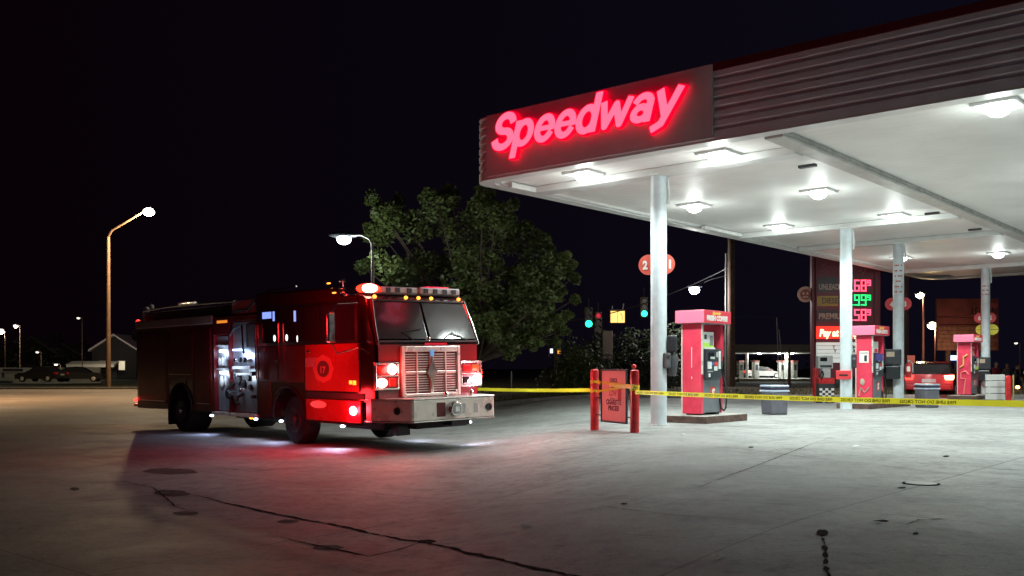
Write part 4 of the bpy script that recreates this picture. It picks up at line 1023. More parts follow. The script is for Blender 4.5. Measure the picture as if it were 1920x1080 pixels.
for px, Y, sh_, sk_, lab, rz, cp, ln in ((1866,47,M('shirt_red', (.28,.03,.05), .8), skin1, 'person in a grey cap and dark red shirt behind the white barrier', .3, M('cap_grey', (.12,.11,.12), .8), .1),
        (1889,50,M('shirt_grey', (.12,.10,.11), .8), skin2, 'person with long dark hair standing behind the red bollard', -.2, None, .0), (1904,46,M('shirt_dark', (.035,.035,.05), .8), skin1, 'person in dark clothes right of the yellow post', .8, None, .12)):
    x_ = (px-960)/F*Y; person((x_, Y, g(x_, Y)-.04), rz, lab, sh_, sk_, 1.52 if px < 1900 else 1.40, ln, cap=cp)

# ------------------------------------------------------------------ trees and bushes
def leaf_mat(name, c, v=.5):
    m = M(name, c, .55, var=v, vs=1.1); b = m.node_tree.nodes['Principled BSDF']
    b.inputs['Subsurface Weight'].default_value = 0; return m
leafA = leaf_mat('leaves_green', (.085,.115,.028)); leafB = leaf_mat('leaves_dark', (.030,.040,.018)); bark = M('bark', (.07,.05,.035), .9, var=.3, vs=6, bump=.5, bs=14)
def leaves(m, c, r, n, size, rr, flat=.8):
    for _ in range(n):
        while True:
            p = Vector((rr.uniform(-1,1), rr.uniform(-1,1), rr.uniform(-1,1)))
            if .25 < p.length < 1: break
        if rr.random() < .55: p = p.normalized()*rr.uniform(.72,1.06)
        p = Vector((p.x*r, p.y*r, p.z*r*flat))+c
        a = Vector((rr.gauss(0,1), rr.gauss(0,1), rr.gauss(0,.6))).normalized(); b = a.cross(Vector((rr.gauss(0,1), rr.gauss(0,1), rr.gauss(0,1)))).normalized()
        s_ = size*rr.uniform(.6,1.35)
        m.add([p-a*s_, p+b*s_*.45, p+a*s_, p-b*s_*.45], [(0,1,2,3)])
def tree(base, lobes, lab, name, n_per, size, seed, leafm, trunk_r=.2):
    rr = random.Random(seed); t = thing(name, lab, 'tree', base); b = Vector(base); m = MB(); tr = MB()
    cen = sum((Vector(l[0]) for l in lobes), Vector())/len(lobes)-b
    fork = Vector((cen.x*.3, cen.y*.3, cen.z*.42))
    tr.tube([(0,0,0), fork*.5+Vector((.05,0,0)), fork], [trunk_r*1.3, trunk_r, trunk_r*.8], 10)
    for c, r in lobes:
        c = Vector(c)-b; md = fork.lerp(c, .5)+Vector((0,0,.15*r))
        tr.tube([fork, md, c], [trunk_r*.5, trunk_r*.3, trunk_r*.1], 6)
        for q in range(6):                          # sprays of leaves on twigs inside each lobe
            d = Vector((rr.gauss(0,1), rr.gauss(0,1), rr.gauss(0,.8))).normalized(); e = c+d*r*rr.uniform(.5,.95)
            tr.tube([c, (c+e)/2+Vector((0,0,.08)), e], [trunk_r*.1, trunk_r*.07, trunk_r*.03], 5)
            leaves(m, e, r*rr.uniform(.28,.5), int(n_per*.12), size, rr, .75)
        leaves(m, c, r*.8, int(n_per*.42), size, rr)
    tr.build('trunk', bark, t, smooth=True); m.build('crown', leafm, t); return t
YT = 31.0
lob = []
rl = random.Random(3)
for px, py, rp_ in ((820,385,36),(770,425,52),(720,400,30),(715,440,36),(870,430,58),(930,405,42),(905,380,26),(985,450,46),(1025,510,42),(900,510,62),(965,540,58),(850,580,58),(925,600,48),(1000,590,36),(790,500,58),(735,505,42),(985,630,32),(930,635,28),(1045,545,22),(1048,600,18),(870,480,52),(1010,570,36),(680,500,18),(1065,500,14),(1060,480,12),(830,640,36),(880,645,30),(770,560,44),(910,560,50),(940,430,40),(985,520,44),(900,560,52),(945,590,44),(985,560,46),(880,625,34),(1010,600,40),(960,620,30),(850,640,30),(1000,530,44),(915,610,40),(940,635,34),(975,600,38),(905,640,26),(960,655,20),(1000,640,20),(700,375,16),(845,362,18),(960,385,16),(1075,520,12),(1078,560,10),(1030,470,16),(1055,620,14),(1062,590,12),(1040,640,14),(745,380,16)):
    lob.append((P(px, py, YT+rl.uniform(-1.6,1.6)), rp_/F*YT))
tb = Vector(((885-960)/F*YT, YT, 0)); tree(tb, lob, 'broad leafy tree standing behind the fire engine, lit green at its right', 'leafy_tree', 950, .085, 11, leafA, .15)
def bush(px, py_base, w_px, h_px, Y, lab, seed, leafm, n, size, group='bushes along the verge', name='bush'):
    x_ = (px-960)/F*Y; b = Vector((x_, Y, g(x_, Y))); rr = random.Random(seed); t = thing(name, lab, 'bush', b, group=group)
    wr, hr = w_px/2/F*Y, h_px/F*Y; m = MB(); st = MB()
    for i in range(9):
        u = rr.uniform(-.7,.7); c = Vector((u*wr, rr.uniform(-.4,.4)*wr*.6, hr*rr.uniform(.35,.8)*(1-.3*abs(u)))); st.tube([(u*.1,0,-.1), c*.5, c], [.035,.02,.01], 5)
        leaves(m, c, hr*rr.uniform(.22,.36), int(n/14), size, rr, .9)
        for k_ in range(3):
            e = c+Vector((rr.uniform(-.3,.3)*wr, rr.uniform(-.3,.3), hr*rr.uniform(.1,.3))); leaves(m, e, hr*.13, int(n/60), size, rr, 1.2)
    leaves(m, Vector((0,0,hr*.38)), hr*.42, int(n*.2), size, rr)
    for q_ in (-.55,.55): leaves(m, Vector((q_*wr,0,hr*.30)), hr*.36, int(n*.15), size, rr)
    st.build('stems', bark, t); m.build('foliage', leafm, t)
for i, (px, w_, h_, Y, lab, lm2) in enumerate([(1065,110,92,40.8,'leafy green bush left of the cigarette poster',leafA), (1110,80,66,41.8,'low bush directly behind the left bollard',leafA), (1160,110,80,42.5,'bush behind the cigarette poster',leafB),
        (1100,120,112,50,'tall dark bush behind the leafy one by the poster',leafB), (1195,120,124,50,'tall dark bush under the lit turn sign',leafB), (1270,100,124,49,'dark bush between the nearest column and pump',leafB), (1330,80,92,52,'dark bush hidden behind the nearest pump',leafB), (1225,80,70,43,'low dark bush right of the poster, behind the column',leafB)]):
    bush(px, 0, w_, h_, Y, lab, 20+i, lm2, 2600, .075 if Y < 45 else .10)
for i, (px, py, Y, lab) in enumerate([(1128,700,52,'square brown utility cabinet above the bushes')]):
    x_ = (px-960)/F*Y; t = thing('utility_cabinet', lab, 'cabinet', (x_, Y-3.2, g(x_, Y-3))); z1_ = EYE+(HZ-632)/F*(Y-3.2); MB().box(-.25,.25,-.1,.1,1.2,z1_).build('case', M('cabinet_brown', (.11,.08,.06), .7), t, bevel=.02); MB().cyl((0,0,0),(0,0,1.2),.06,.06,8).build('post', wood_m, t)
x_ = (959-960)/F*55; t = thing('thin_stake', 'thin pale stake standing in the grass right of the fire engine', 'stake', (x_,55,g(x_,55))); MB().cyl((0,0,0),(0,0,1.3),.04,.03,8).build('stake', lgrey_m, t)
# dark trees on the skyline
for i, (px, Y, w_, h_, lab) in enumerate([(60,150,150,60,'dark round tree among the far left houses'), (300,160,180,80,'dark tree behind the fire engine rear'), (1430,210,120,22,'low dark tree behind the distant station'), (1600,190,200,40,'dark tree behind the price sign')]):
    b = Vector(((px-960)/F*Y, Y, 0)); r_ = w_/2/F*Y; hh = h_/F*Y
    tree(b, [(b+Vector((q*r_, 0, hh*(.75-.2*abs(q)))), r_*.45) for q in (-.6,-.2,.25,.65)], lab, 'skyline_tree', 300, .35, 60+i, leafB, .25)

# ------------------------------------------------------------------ distant station on the right
Yd = 120.0
def XD(px): return (px-960)/F*Yd
def ZD(py): return EYE+(HZ-py)/F*Yd
tag(MB().box(XD(1330),XD(1540),Yd-4,Yd+16,-.05,ZD(709.5)).build('station_apron', conc_mat('far_concrete', (.5,.5,.46), False)), kind='structure')
t = thing('distant_canopy', 'distant lit petrol station canopy seen between the pumps', 'canopy', (XD(1440), Yd, 0))
cxd = XD(1440)
MB().box(XD(1360)-cxd,XD(1535)-cxd,0,9,ZD(660),ZD(646)).build('roof', M('far_canopy', (.10,.085,.08), .6), t); MB().box(XD(1360)-cxd,XD(1535)-cxd,.01,8.9,ZD(662),ZD(660.3)).build('soffit', M('far_soffit', (.55,.55,.5), .5), t)
for px in (1406,1481): MB().cyl((XD(px)-cxd,1.5,ZD(709.5)),(XD(px)-cxd,1.5,ZD(662)),.18,.18,12).build('column', white_paint, t)
for px, dy, lab in ((1431,2,'left lamp under the distant canopy'),(1469,2,'middle lamp under the distant canopy'),(1489,1,'right lamp under the distant canopy')):
    l_ = thing('distant_lamp', lab, 'ceiling light', (XD(px), Yd+dy, ZD(661.5)), group='lamps under the distant canopy'); MB().ball((0,0,0), .26, .26, .16).build('lens', lens_w, l_); MB().box(-.3,.3,-.3,.3,.08,.14).build('housing', hm, l_)
    lamp('distant_source', (XD(px), Yd+dy, ZD(665)), 900, (.92,1,.95), .2)
dpump = None
for px, lab in ((1392,'white distant pump nearest the wooden pole'),(1421,'white distant pump left of the guy rods'),(1470,'narrow distant pump behind the guy rods'),(1494,'white distant pump nearest the price sign')):
    loc = (XD(px), Yd+1.2, ZD(709.5))
    if dpump is None:
        dpump = thing('distant_pump', lab, 'fuel pump', loc, .5, 'pumps of the distant station')
        MB().box(-.35,.35,-.25,.25,0,2.0).build('cabinet', M('far_pump', (.6,.6,.56), .5, var=.2, vs=3), dpump); MB().box(-.2,.2,-.27,-.251,1.0,1.7).build('display', dark_m, dpump); MB().box(-.42,.42,-.3,.3,2.0,2.2).build('topper', M('far_pump_top', (.4,.1,.08), .5), dpump)
    else: dup(dpump, loc, None, lab)
cd_ = (XD(1447), Yd+4, ZD(709.5)); 
sedan(cd_, 0.1, M('car_silver', (.4,.38,.38), .3, .4), 'small silver car parked at the distant station', lit_rear=True, group='cars at the distant station')

# ------------------------------------------------------------------ far left: pale walls, houses
wallm = M('pale_wall', (.30,.33,.31), .8, var=.2, vs=.8)
for i, (a_, b_, lab) in enumerate(((0,78,'pale low wall at the far left edge'),(86,128,'pale low wall left of the far street lamp'),(130,188,'dim low wall beside the far street lamp'))):
    Y = 100; xa, xb = (a_-980)/F*Y if i == 0 else (a_-960)/F*Y, (b_-960)/F*Y
    t = thing('low_wall', lab, 'wall', ((xa+xb)/2, Y, 0), group='pale low walls at the far left'); h_ = (xb-xa)/2
    MB().box(-h_,h_,-.1,.1,0,1.5).build('wall', wallm, t); MB().box(-h_-.03,h_+.03,-.13,.13,1.5,1.58).build('coping', lgrey_m, t)
lamp('wall_lamp', ((40-960)/F*96, 94, 4.5), 35, (.8,1,.95), .3); 
t = thing('wooden_bench', 'dark bench standing before the pale wall', 'bench', P(22,708,97)); MB().box(-1.0,1.0,-.2,.2,.42,.5).build('seat', dark_m, t); MB().box(-.9,-.8,-.15,.15,0,.42).build('leg', dark_m, t); MB().box(.8,.9,-.15,.15,0,.42).build('leg', dark_m, t); MB().box(-1.0,1.0,.16,.22,.6,.9).build('backrest', dark_m, t)
def house(px, Y, wm, hm_, lab, lit=0, rz=0.0):
    x_ = (px-960)/F*Y; t = thing('house', lab, 'house', (x_, Y, 0), rz, 'houses far away on the left')
    w2 = wm/2; wl = M('house_wall', (.016,.014,.014), .8, var=.2, vs=.5); 
    MB().prism([(-w2,0),(w2,0),(w2,hm_),(0,hm_+w2*.62),(-w2,hm_)], 0, 9).build('wall', wl, t)
    rf = MB()
    for s_ in (-1,1): rf.add([(0,-.35,hm_+w2*.66),(s_*(w2+.4),-.35,hm_-.18),(s_*(w2+.4),9.3,hm_-.18),(0,9.3,hm_+w2*.66),(0,-.35,hm_+w2*.66+.25),(s_*(w2+.4),-.35,hm_+.07),(s_*(w2+.4),9.3,hm_+.07),(0,9.3,hm_+w2*.66+.25)], [(0,1,2,3),(4,7,6,5),(0,4,5,1),(1,5,6,2),(3,2,6,7)])
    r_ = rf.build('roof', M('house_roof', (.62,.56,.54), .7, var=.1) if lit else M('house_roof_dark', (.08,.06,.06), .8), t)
    MB().box(w2*.3,w2*.5,4,4.6,hm_+w2*.3,hm_+w2*.9).build('chimney', wl, r_)
    for q in (-.5,.35):
        wd = MB().box(w2*q-.5,w2*q+.5,-.06,-.002,1.2,2.6).build('window', lgrey_m, t); MB().box(w2*q-.42,w2*q+.42,-.09,-.061,1.28,2.52).build('pane', glass_m if not (lit and q > 0) else glow('lit_window', (1,.85,.6), .6), wd)
    MB().box(-.5,.4,-.06,-.002,0,2.1).build('door', dark_m, t)
    if lit:
        aw = MB(); aw.add([(-w2-2.6,-.4,hm_*.62),(w2*.3,-.4,hm_*.62),(w2*.3,-2.4,hm_*.50),(-w2-2.6,-2.4,hm_*.50),(-w2-2.6,-.4,hm_*.62-.12),(w2*.3,-.4,hm_*.62-.12),(w2*.3,-2.4,hm_*.50-.4),(-w2-2.6,-2.4,hm_*.50-.4)], [(0,1,2,3),(3,2,6,7),(4,7,6,5)]); aw.build('awning', M('awning_cream', (.8,.75,.62), .7), t)
house(214, 140, 6.4, 4.1, 'house with a pale gable roof and bright awning behind the left street lamp', 1)
lamp('awning_lamp', P(182, 668, 134), 140, (1,.92,.75), .3); lamp('gable_lamp', P(214, 652, 136), 40, (1,.85,.75), .3)
house(60, 150, 9, 3.2, 'long dark house low on the left skyline'); house(118, 155, 7, 3.0, 'dark house between two far lamps')
sedan(P(78,716,92), 2.9, M('car_far_dark', (.012,.012,.012), .9), 'dark parked car before the pale walls', lit_rear=False, group='cars parked at the far left')
sedan(P(150,716,94), .2, M('car_far_grey', (.02,.02,.02), .9), 'grey parked car before the dim wall, left of the street lamp', lit_rear=False, group='cars parked at the far left')

# ------------------------------------------------------------------ fire engine
eng = thing('fire_engine', 'red fire engine with glowing red warning lamps, chrome grille and open lit pump panel', 'fire engine', (-1.78,18.9,0), rot=(R_(1.2), 0, math.atan2(-.735,.678)))
def ebox(name, mat, *b, parent=eng, bevel=.01, seg=2):
    m = MB()
    for q in b: m.box(*q)
    return m.build(name, mat, parent, bevel=bevel, seg=seg)
def arch(cx, cz, r, z0, n=12):       # points of a wheel arch from rear foot to front foot
    a0 = math.asin((z0-cz)/r)
    return [(cx-r*math.cos(a0+(math.pi-2*a0)*i/n), cz+r*math.sin(a0+(math.pi-2*a0)*i/n)) for i in range(n+1)]
WF, WB = -2.62, -8.0
cab_o = [(.33,.96),(.35,1.5),(.33,2.03),(.02,2.86),(-.10,2.94),(-.75,2.97),(-1.10,3.13),(-4.07,3.19),(-4.07,.52)]+arch(WF-.2,.55,.65,.52)+[(-.12,.52),(-.08,.96)]
cabm = MB(); NS = 6; ring = []
ys = [-1.235,-1.20,1.20,1.235]
for y, s_ in zip(ys, (.0,1,1,.0)):
    ring.append([(x-(.05 if (s_ == 0 and x > -.2 and z > .9) else 0), y, z-(.06 if s_ == 0 and z > 2.8 else 0)) for x, z in cab_o])
n = len(cab_o)
for r_ in ring: cabm.v += [Vector(p) for p in r_]
for j in range(3): cabm.f += [(j*n+i, (j+1)*n+i, (j+1)*n+(i+1) % n, j*n+(i+1) % n) for i in range(n)]
cabm.f += [tuple(range(n))[::-1], tuple(range(3*n, 4*n))]
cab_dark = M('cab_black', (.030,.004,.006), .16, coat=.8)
cab = cabm.build('cab', cab_dark, eng, bevel=.02)
fp = MB(); fp.v = [Vector((x+.012, y, z)) for y in (-1.18,1.18) for x, z in ((.335,.99),(.352,1.5),(.335,2.0))]; fp.f = [(0,3,4,1),(1,4,5,2)]
fp.v += [Vector((x, y, z)) for y in (-1.18,1.18) for x, z in ((.30,.99),(.30,1.5),(.30,2.0))]; fp.f += [(0,1,7,6),(1,2,8,7),(3,9,10,4),(4,10,11,5),(2,5,11,8)]
fp.build('front_panel', M('front_red', (.20,.006,.010), .3, coat=.6), eng)
# windshield panes, inset pillars
def ws(y0, y1, y2, y3):
    m = MB(); d = Vector((.83,0,.33)).normalized()*.014
    a = [Vector((.335,y0,2.10)), Vector((.335,y1,2.10)), Vector((.055,y3,2.80)), Vector((.055,y2,2.80))]
    m.add([p+d*.1 for p in a]+[p+d for p in a], [(0,3,2,1),(4,5,6,7),(0,1,5,4),(1,2,6,5),(2,3,7,6),(3,0,4,7)]); return m
wglass = M('windshield_glass', (.030,.030,.032), .04, spec=.8, coat=.5, var=.2, vs=2)
for a_ in ((-1.18,-.03,-1.08,-.03),(.03,1.18,.03,1.08)): ws(*a_).build('windshield', wglass, eng, bevel=.005)
sur = MB(); d0 = Vector((.83,0,.33)).normalized()
sur.tube([(.36,-1.2,2.06),(.36,1.2,2.06)], .022, 6); sur.tube([(.06,-1.1,2.83),(.06,1.1,2.83)], .018, 6)
sur.build('windshield_seal', black_m, eng)
for s_ in (-1,1): MB().tube([(.37,s_*1.20,2.0),(.22,s_*1.17,2.4),(.04,s_*1.10,2.86)], .03, 8).build('corner_pillar', chrome if s_ > 0 else engine_shaded, eng, smooth=True)
MB().tube([(.365,.25,2.05),(.33,.55,2.22),(.36,1.0,2.06)], .012, 5).build('wiper', black_m, eng); MB().tube([(.365,-.35,2.05),(.33,-.6,2.25),(.30,-.15,2.30)], .012, 5).build('wiper', black_m, eng)
MB().ball((.36,-.02,2.10), .03,.04,.05).build('washer_cap', chrome, eng, smooth=True)
# marker lamps over the windshield
for y in (-1.02,-.30,0,.31,1.0): MB().ball((.03,y,2.90), .035,.042,.035,10,8).build('marker_lamp', lens_amber, eng, smooth=True)
# light bar
lb = ebox('light_bar', M('light_bar_clear', (.55,.53,.55), .22, var=.15, vs=6, coat=.5), (-.34,-.10,-.78,.10,2.985,3.11), (-.30,-.06,.11,1.12,2.985,3.12), bevel=.03, seg=3)
ebox('light_bar_base', dark_m, (-.33,-.08,-1.18,1.12,2.955,2.984), parent=lb)
for y in (-.62,-.40,-.12,.25,.48,.72,.95): ebox('divider', dark_m, (-.10 if y < .1 else -.058,-.085 if y < .1 else -.045,y-.05,y+.05,3.0,3.09), parent=lb, bevel=0)
ebox('red_dome', glow('dome_pink', (1,.02,.08), .8), (-.28,-.08,.3,.85,3.121,3.14), parent=lb)
rl_ = MB(); rl_.ball((-.20,-1.0,3.06), .20,.24,.10,16,10); rl_.build('red_beacon', glow('beacon_hot', (1,.03,.012), 4), eng, smooth=True)
m = MB(); m.ball((-.12,-1.04,3.06), .16,.17,.085,14,8); m.build('beacon_core', glow('beacon_core', (1,.60,.42), 9), eng, smooth=True)
lamp('beacon_source', (.25,-1.45,3.10), 30, (1,.02,.015), .12, eng)
lamp('beacon_side_source', (-.9,-2.3,2.4), 75, (1,.015,.02), .15, eng)
# roof fittings
m = MB()
for x, y, z in ((-.9,-1.12,3.10),(-1.0,-1.05,3.25),(-1.15,-.95,3.28),(-.75,-1.2,3.02),(-.6,-1.22,2.96)): m.ball((x,y,z), .09,.045,.035,10,6)
m.tube([(-.9,-1.12,3.05),(-.95,-1.08,3.25)], .02, 6).tube([(-1.15,-.95,3.1),(-1.15,-.95,3.28)], .02, 6); m.build('roof_fitting', chrome, eng, smooth=True)
MB().tube([(-3.9,-1.1,3.22),(-2.6,-1.12,3.25)], .02, 6).build('roof_rail', chrome, eng)
m = MB(); m.ball((-1.0,-1.24,3.02), .07,.02,.015).ball((-1.25,-1.2,3.22), .07,.02,.015); m.build('side_marker', lens_amber, eng)
# mirror
mi = MB(); mi.box(-.46,-.38,-1.78,-1.60,2.05,2.62); mr_ = mi.build('mirror', chrome, eng, bevel=.035, seg=3)
MB().tube([(-.2,-1.24,2.80),(-.4,-1.55,2.78),(-.42,-1.69,2.60)], .016, 6).tube([(-.2,-1.24,1.95),(-.38,-1.6,1.85),(-.42,-1.69,2.06)], .016, 6).build('mirror_arm', chrome, mr_, smooth=True)
mi = MB(); mi.box(.05,.13,1.50,1.66,2.1,2.5)
# front face: grille
ebox('grille_backing', M('grille_dark', (.02,.006,.007), .6), (.335,.350,-.66,.66,1.05,1.93), bevel=0)
gr = ebox('grille', chrome_w, (.352,.42,-.70,-.63,1.02,1.97), (.352,.42,.63,.70,1.02,1.97), (.352,.42,-.63,.63,1.86,1.97), (.352,.42,-.63,.63,1.02,1.08), bevel=.012)
m = MB()
for i in range(16): z = 1.115+i*.046; m.box(.356,.385,-.63,.63,z,z+.018)
m.build('grille_slats', chrome_w, gr)
ebox('grille_bars', chrome_w, (.386,.41,-.36,-.325,1.08,1.86), (.386,.41,.325,.36,1.08,1.86), (.386,.415,-.04,.04,1.08,1.86), (.386,.405,-.60,.60,1.45,1.50), parent=gr)
m = MB(); m.prism([(-.13,1.47),(-.05,1.60),(0,1.78),(.05,1.60),(.13,1.47),(.05,1.36),(0,1.15),(-.05,1.36)], -.0, .02, Matrix(((0,1,0,.412),(1,0,0,0),(0,0,1,0),(0,0,0,1)))); m.build('grille_emblem', chrome, gr)
ebox('grille_reflection', glow('grille_reflection_blue', (.10,.45,.9), .35), (.412,.424,-.04,.05,1.78,1.90), parent=gr)  # glowing strip added for a blue reflection on the grille
ebox('hood_badge', glow('badge_red', (.8,.0,.03), .25), (.352,.36,-.12,.42,1.985,2.03), bevel=0)
ebox('step_rail', chrome_w, (.36,.46,-.62,.55,.965,1.0), (.38,.42,-.66,-.60,.98,1.10), (.38,.42,.58,.62,.98,1.12))
# headlamp clusters
for s_, lab_ in ((-1,'red lit'),(1,'white lit')):
    yc = s_*1.0-(.02 if s_ < 0 else 0)
    hb = ebox('headlamp_cluster', chrome, (.345,.405,yc-.27,yc+.27,1.17,1.20), (.345,.405,yc-.27,yc+.27,1.64,1.67), (.345,.405,yc-.27,yc-.24,1.20,1.64), (.345,.405,yc+.24,yc+.27,1.20,1.64), (.345,.40,yc-.24,yc+.24,1.41,1.435), bevel=.008)
    ebox('reflector', chrome_w if s_ > 0 else M('reflector_red', (.6,.1,.1), .25, .8), (.345,.352,yc-.24,yc+.24,1.20,1.64), parent=hb, bevel=0)
    if s_ < 0:
        m = MB(); m.ball((.40,yc+.11,1.545), .045,.105,.095,16,10); m.build('headlight', glow('head_hot', (1,.55,.48), 12), hb, smooth=True)
        m = MB(); m.ball((.39,yc-.12,1.30), .04,.12,.085,14,8); m.build('headlight', glow('head_pink', (1,.62,.52), 10), hb, smooth=True)
        ebox('warning_lens', M('lens_red_off', (.4,.01,.01), .2, coat=.5, emit=(1,.02,.02), es=.25), (.353,.385,yc-.21,yc-.04,1.46,1.61), (.353,.385,yc+.05,yc+.21,1.22,1.38), parent=hb, bevel=.01)
    else:
        m = MB(); m.ball((.395,yc+.13,1.30), .045,.115,.095,14,8); m.build('headlight', lens_head, hb, smooth=True)
        ebox('warning_lens', M('lens_red_off', (0,0,0)), (.353,.385,yc-.21,yc+.0,1.47,1.60), parent=hb, bevel=.01)
        ebox('warning_lens', M('lens_olive', (.16,.10,.01), .2, coat=.5), (.353,.385,yc+.01,yc+.21,1.47,1.60), parent=hb, bevel=.01)
        ebox('headlight', glass_m, (.353,.38,yc-.19,yc-.03,1.23,1.36), parent=hb, bevel=.01)
lamp('headlamp_red_source', (.62,-.9,1.52), 12, (1,.04,.03), .06, eng)
lamp('headlamp_red_spot', (.60,-1.1,1.32), 130, (1,.14,.12), .06, eng, spot=100, aim=(1,-.25,-.16), blend=1)
lamp('right_warning_source', (1.1,1.7,1.45), 48, (1,.03,.03), .06, eng); lamp('right_head_source', (.8,1.35,1.25), 16, (1,.8,.95), .06, eng)
lamp('headlamp_white_spot', (.55,1.1,1.32), 110, (1,.95,.92), .06, eng, spot=80, aim=(1,0,-.25), blend=1)
# bumper
bump_o = [(.22,-1.27),(.98,-.92),(1.0,-.88),(1.0,1.02),(.98,1.06),(.30,1.33),(.05,1.33),(.05,-1.27)]
MB().slab(bump_o, .60, .985).build('bumper', chrome_w, eng, bevel=.02)
MB().slab([(x*1.0+.015 if x > .2 else x, y*1.012) for x, y in bump_o], .988, 1.01).build('bumper_top', M('tread_plate', (.6,.58,.55), .35, .9, var=.2, vs=30), eng, bevel=.006)
MB().slab([(x*1.0+.012 if x > .2 else x, y*1.01) for x, y in bump_o], .575, .598).build('bumper_lip', chrome, eng, bevel=.006)
m = MB(); m.cyl((1.002,.03,.79),(1.12,.03,.79), .15,.135,24); sr = m.build('siren', chrome, eng, smooth=True, bevel=.01)
m = MB(); m.cyl((1.121,.03,.79),(1.13,.03,.79), .10,.10,20); m.build('siren_face', lgrey_m, sr)
m = MB(); m.box(1.131,1.134,-.02,.08,.74,.84); m.build('siren_badge', chrome, sr)
ebox('bumper_recess', M('recess_red', (.12,.01,.015), .5), (1.001,1.006,-.36,-.16,.66,.92), bevel=0)
for (x, y, a) in ((.70,-1.025,-.0),(1.002,.90,0)):
    d = Vector((.37,-.71,0)).normalized() if x < .9 else Vector((1,0,0))
    p = Vector((x,y,.79)); m = MB(); m.cyl(p, p+d*.025, .072, .072, 18); fo = m.build('fog_lamp', dark_m, eng); m = MB(); m.cyl(p+d*.026, p+d*.032, .045,.045,14); m.build('lens', glass_m, fo)
for y in (.28,.58): ebox('bumper_hatch', lgrey_m, (1.001,1.005,y-.05,y+.05,.70,.88), bevel=.002)
m = MB(); m.ball((.7,.72,1.06), .05,.05,.07); m.build('air_horn', chrome, eng, smooth=True); m = MB(); m.ball((.7,.10,1.06), .05,.05,.06); m.build('air_horn', chrome, eng, smooth=True)
ebox('front_underbody', black_m, (-.1,.55,-.5,.75,.42,.575), (-1.2,.1,-.9,.9,.40,.95), bevel=.02)
ebox('tow_box', dark_m, (.3,.8,.15,.60,.46,.57), (.1,.3,-.75,-.45,.30,.5), bevel=.01)
# side: door, band, skirt
SY = -1.235
ebox('cab_door', engine_red, (-2.10,-.18,SY-.018,SY-.001,1.13,2.04), bevel=.012)
ebox('door_band', M('band_dark', (.03,.012,.014), .5), (-2.08,-.02,SY-.012,SY-.001,.985,1.10), bevel=.004)
ebox('side_skirt', engine_red, (-2.09,-.62,SY-.02,SY-.001,.545,.965), bevel=.012)
m = MB(); m.ball((-1.62,SY-.022,.86), .30,.008,.075,24,8); m.build('skirt_lamp', M('skirt_lens', (.85,.22,.22), .25, emit=(1,.10,.10), es=.45), eng, smooth=True)
sw = ebox('side_warning_lamp', M('warning_housing', (.6,.02,.05), .3, coat=.4), (-.58,-.10,SY-.05,SY-.001,.545,.965), bevel=.02)
m = MB(); m.ball((-.34,SY-.055,.775), .12,.03,.085,14,8); m.build('warning_lens', glow('side_hot', (1,.60,.55), 12), sw, smooth=True)
lamp('side_lamp_source', (-.34,SY-.22,.78), 26, (1,.03,.05), .08, eng)
lamp('skirt_fill_source', (-1.3,SY-.9,1.0), 34, (1,.015,.02), .15, eng)
ebox('yellow_marker', glow('marker_yellow', (1,.62,.05), 1.3), (-.50,-.42,SY-.03,SY-.019,1.27,1.34), (-.38,-.28,SY-.03,SY-.019,1.26,1.34), bevel=0)
# emblem on the door: maltese cross ring with a number
em_m = M('emblem_gold', (.55,.13,.09), .5); em_d = M('emblem_dark', (.10,.01,.012), .5)
def sdisc(cx, cz, rx, rz, y, mat, name, parent, holes=0):
    m = MB(); nn = 36; m.v = [Vector((cx+rx*(1+(.10*math.cos(8*2*math.pi*i/nn)*.5 if holes else 0))*math.cos(2*math.pi*i/nn), y, cz+rz*(1+(.10*math.cos(8*2*math.pi*i/nn)*.5 if holes else 0))*math.sin(2*math.pi*i/nn))) for i in range(nn)]
    m.f = [tuple(range(nn))]; return m.build(name, mat, parent)
sdisc(-1.42,1.56,.36,.265,SY-.020,em_m,'door_emblem',eng,1); sdisc(-1.42,1.56,.22,.16,SY-.022,em_d,'emblem_centre',eng)
MB().text('17', (-1.42,SY-.024,1.48), (1,0,0), (0,0,1), .18, .0005, .006, 1.2, center=True).build('emblem_number', M('emblem_text', (.6,.35,.28), .5), eng)
ebox('door_sticker', M('sticker', (.42,.24,.24), .5, var=.4, vs=25), (-2.08,-1.98+.3,SY-.0225,SY-.0190,1.60,1.78), bevel=0)
ebox('door_handle', chrome, (-1.98,-1.86,SY-.06,SY-.02,1.88,1.92), (-3.25,-3.13,SY-.05,SY-.02,1.70,1.76))
# dark window band with panes
ebox('window_band', M('band_black', (.012,.01,.012), .35), (-4.0,-.22,SY-.008,SY-.0005,2.05,2.86), bevel=.004)
for x0, x1 in ((-1.45,-.32),(-2.10,-1.55),(-2.95,-2.25),(-3.85,-3.10)):
    ebox('side_window', glass_m, (x0,x1,SY-.016,SY-.009,2.10,2.80), bevel=.01)
refl_blue = glow('window_reflection_blue', (.25,.40,1), 1.1); refl_white = glow('window_reflection_white', (.75,1,.95), 1.6)  # glowing patches laid on the panes stand in for reflections in the windows
ebox('window_reflection', refl_blue, (-3.80,-3.42,SY-.020,SY-.0165,2.62,2.76), (-3.36,-3.28,SY-.020,SY-.0165,2.56,2.76), bevel=.0)
ebox('window_reflection', refl_blue, (-2.50,-2.42,SY-.020,SY-.0165,2.52,2.74), bevel=0)
for x_, z_ in ((-3.30,2.2),(-2.80,2.2),(-2.38,2.17)): m = MB(); m.ball((x_,SY-.018,z_), .05 if x_ < -2.5 else .025,.008,.07); m.build('window_reflection', refl_white, eng, smooth=True)
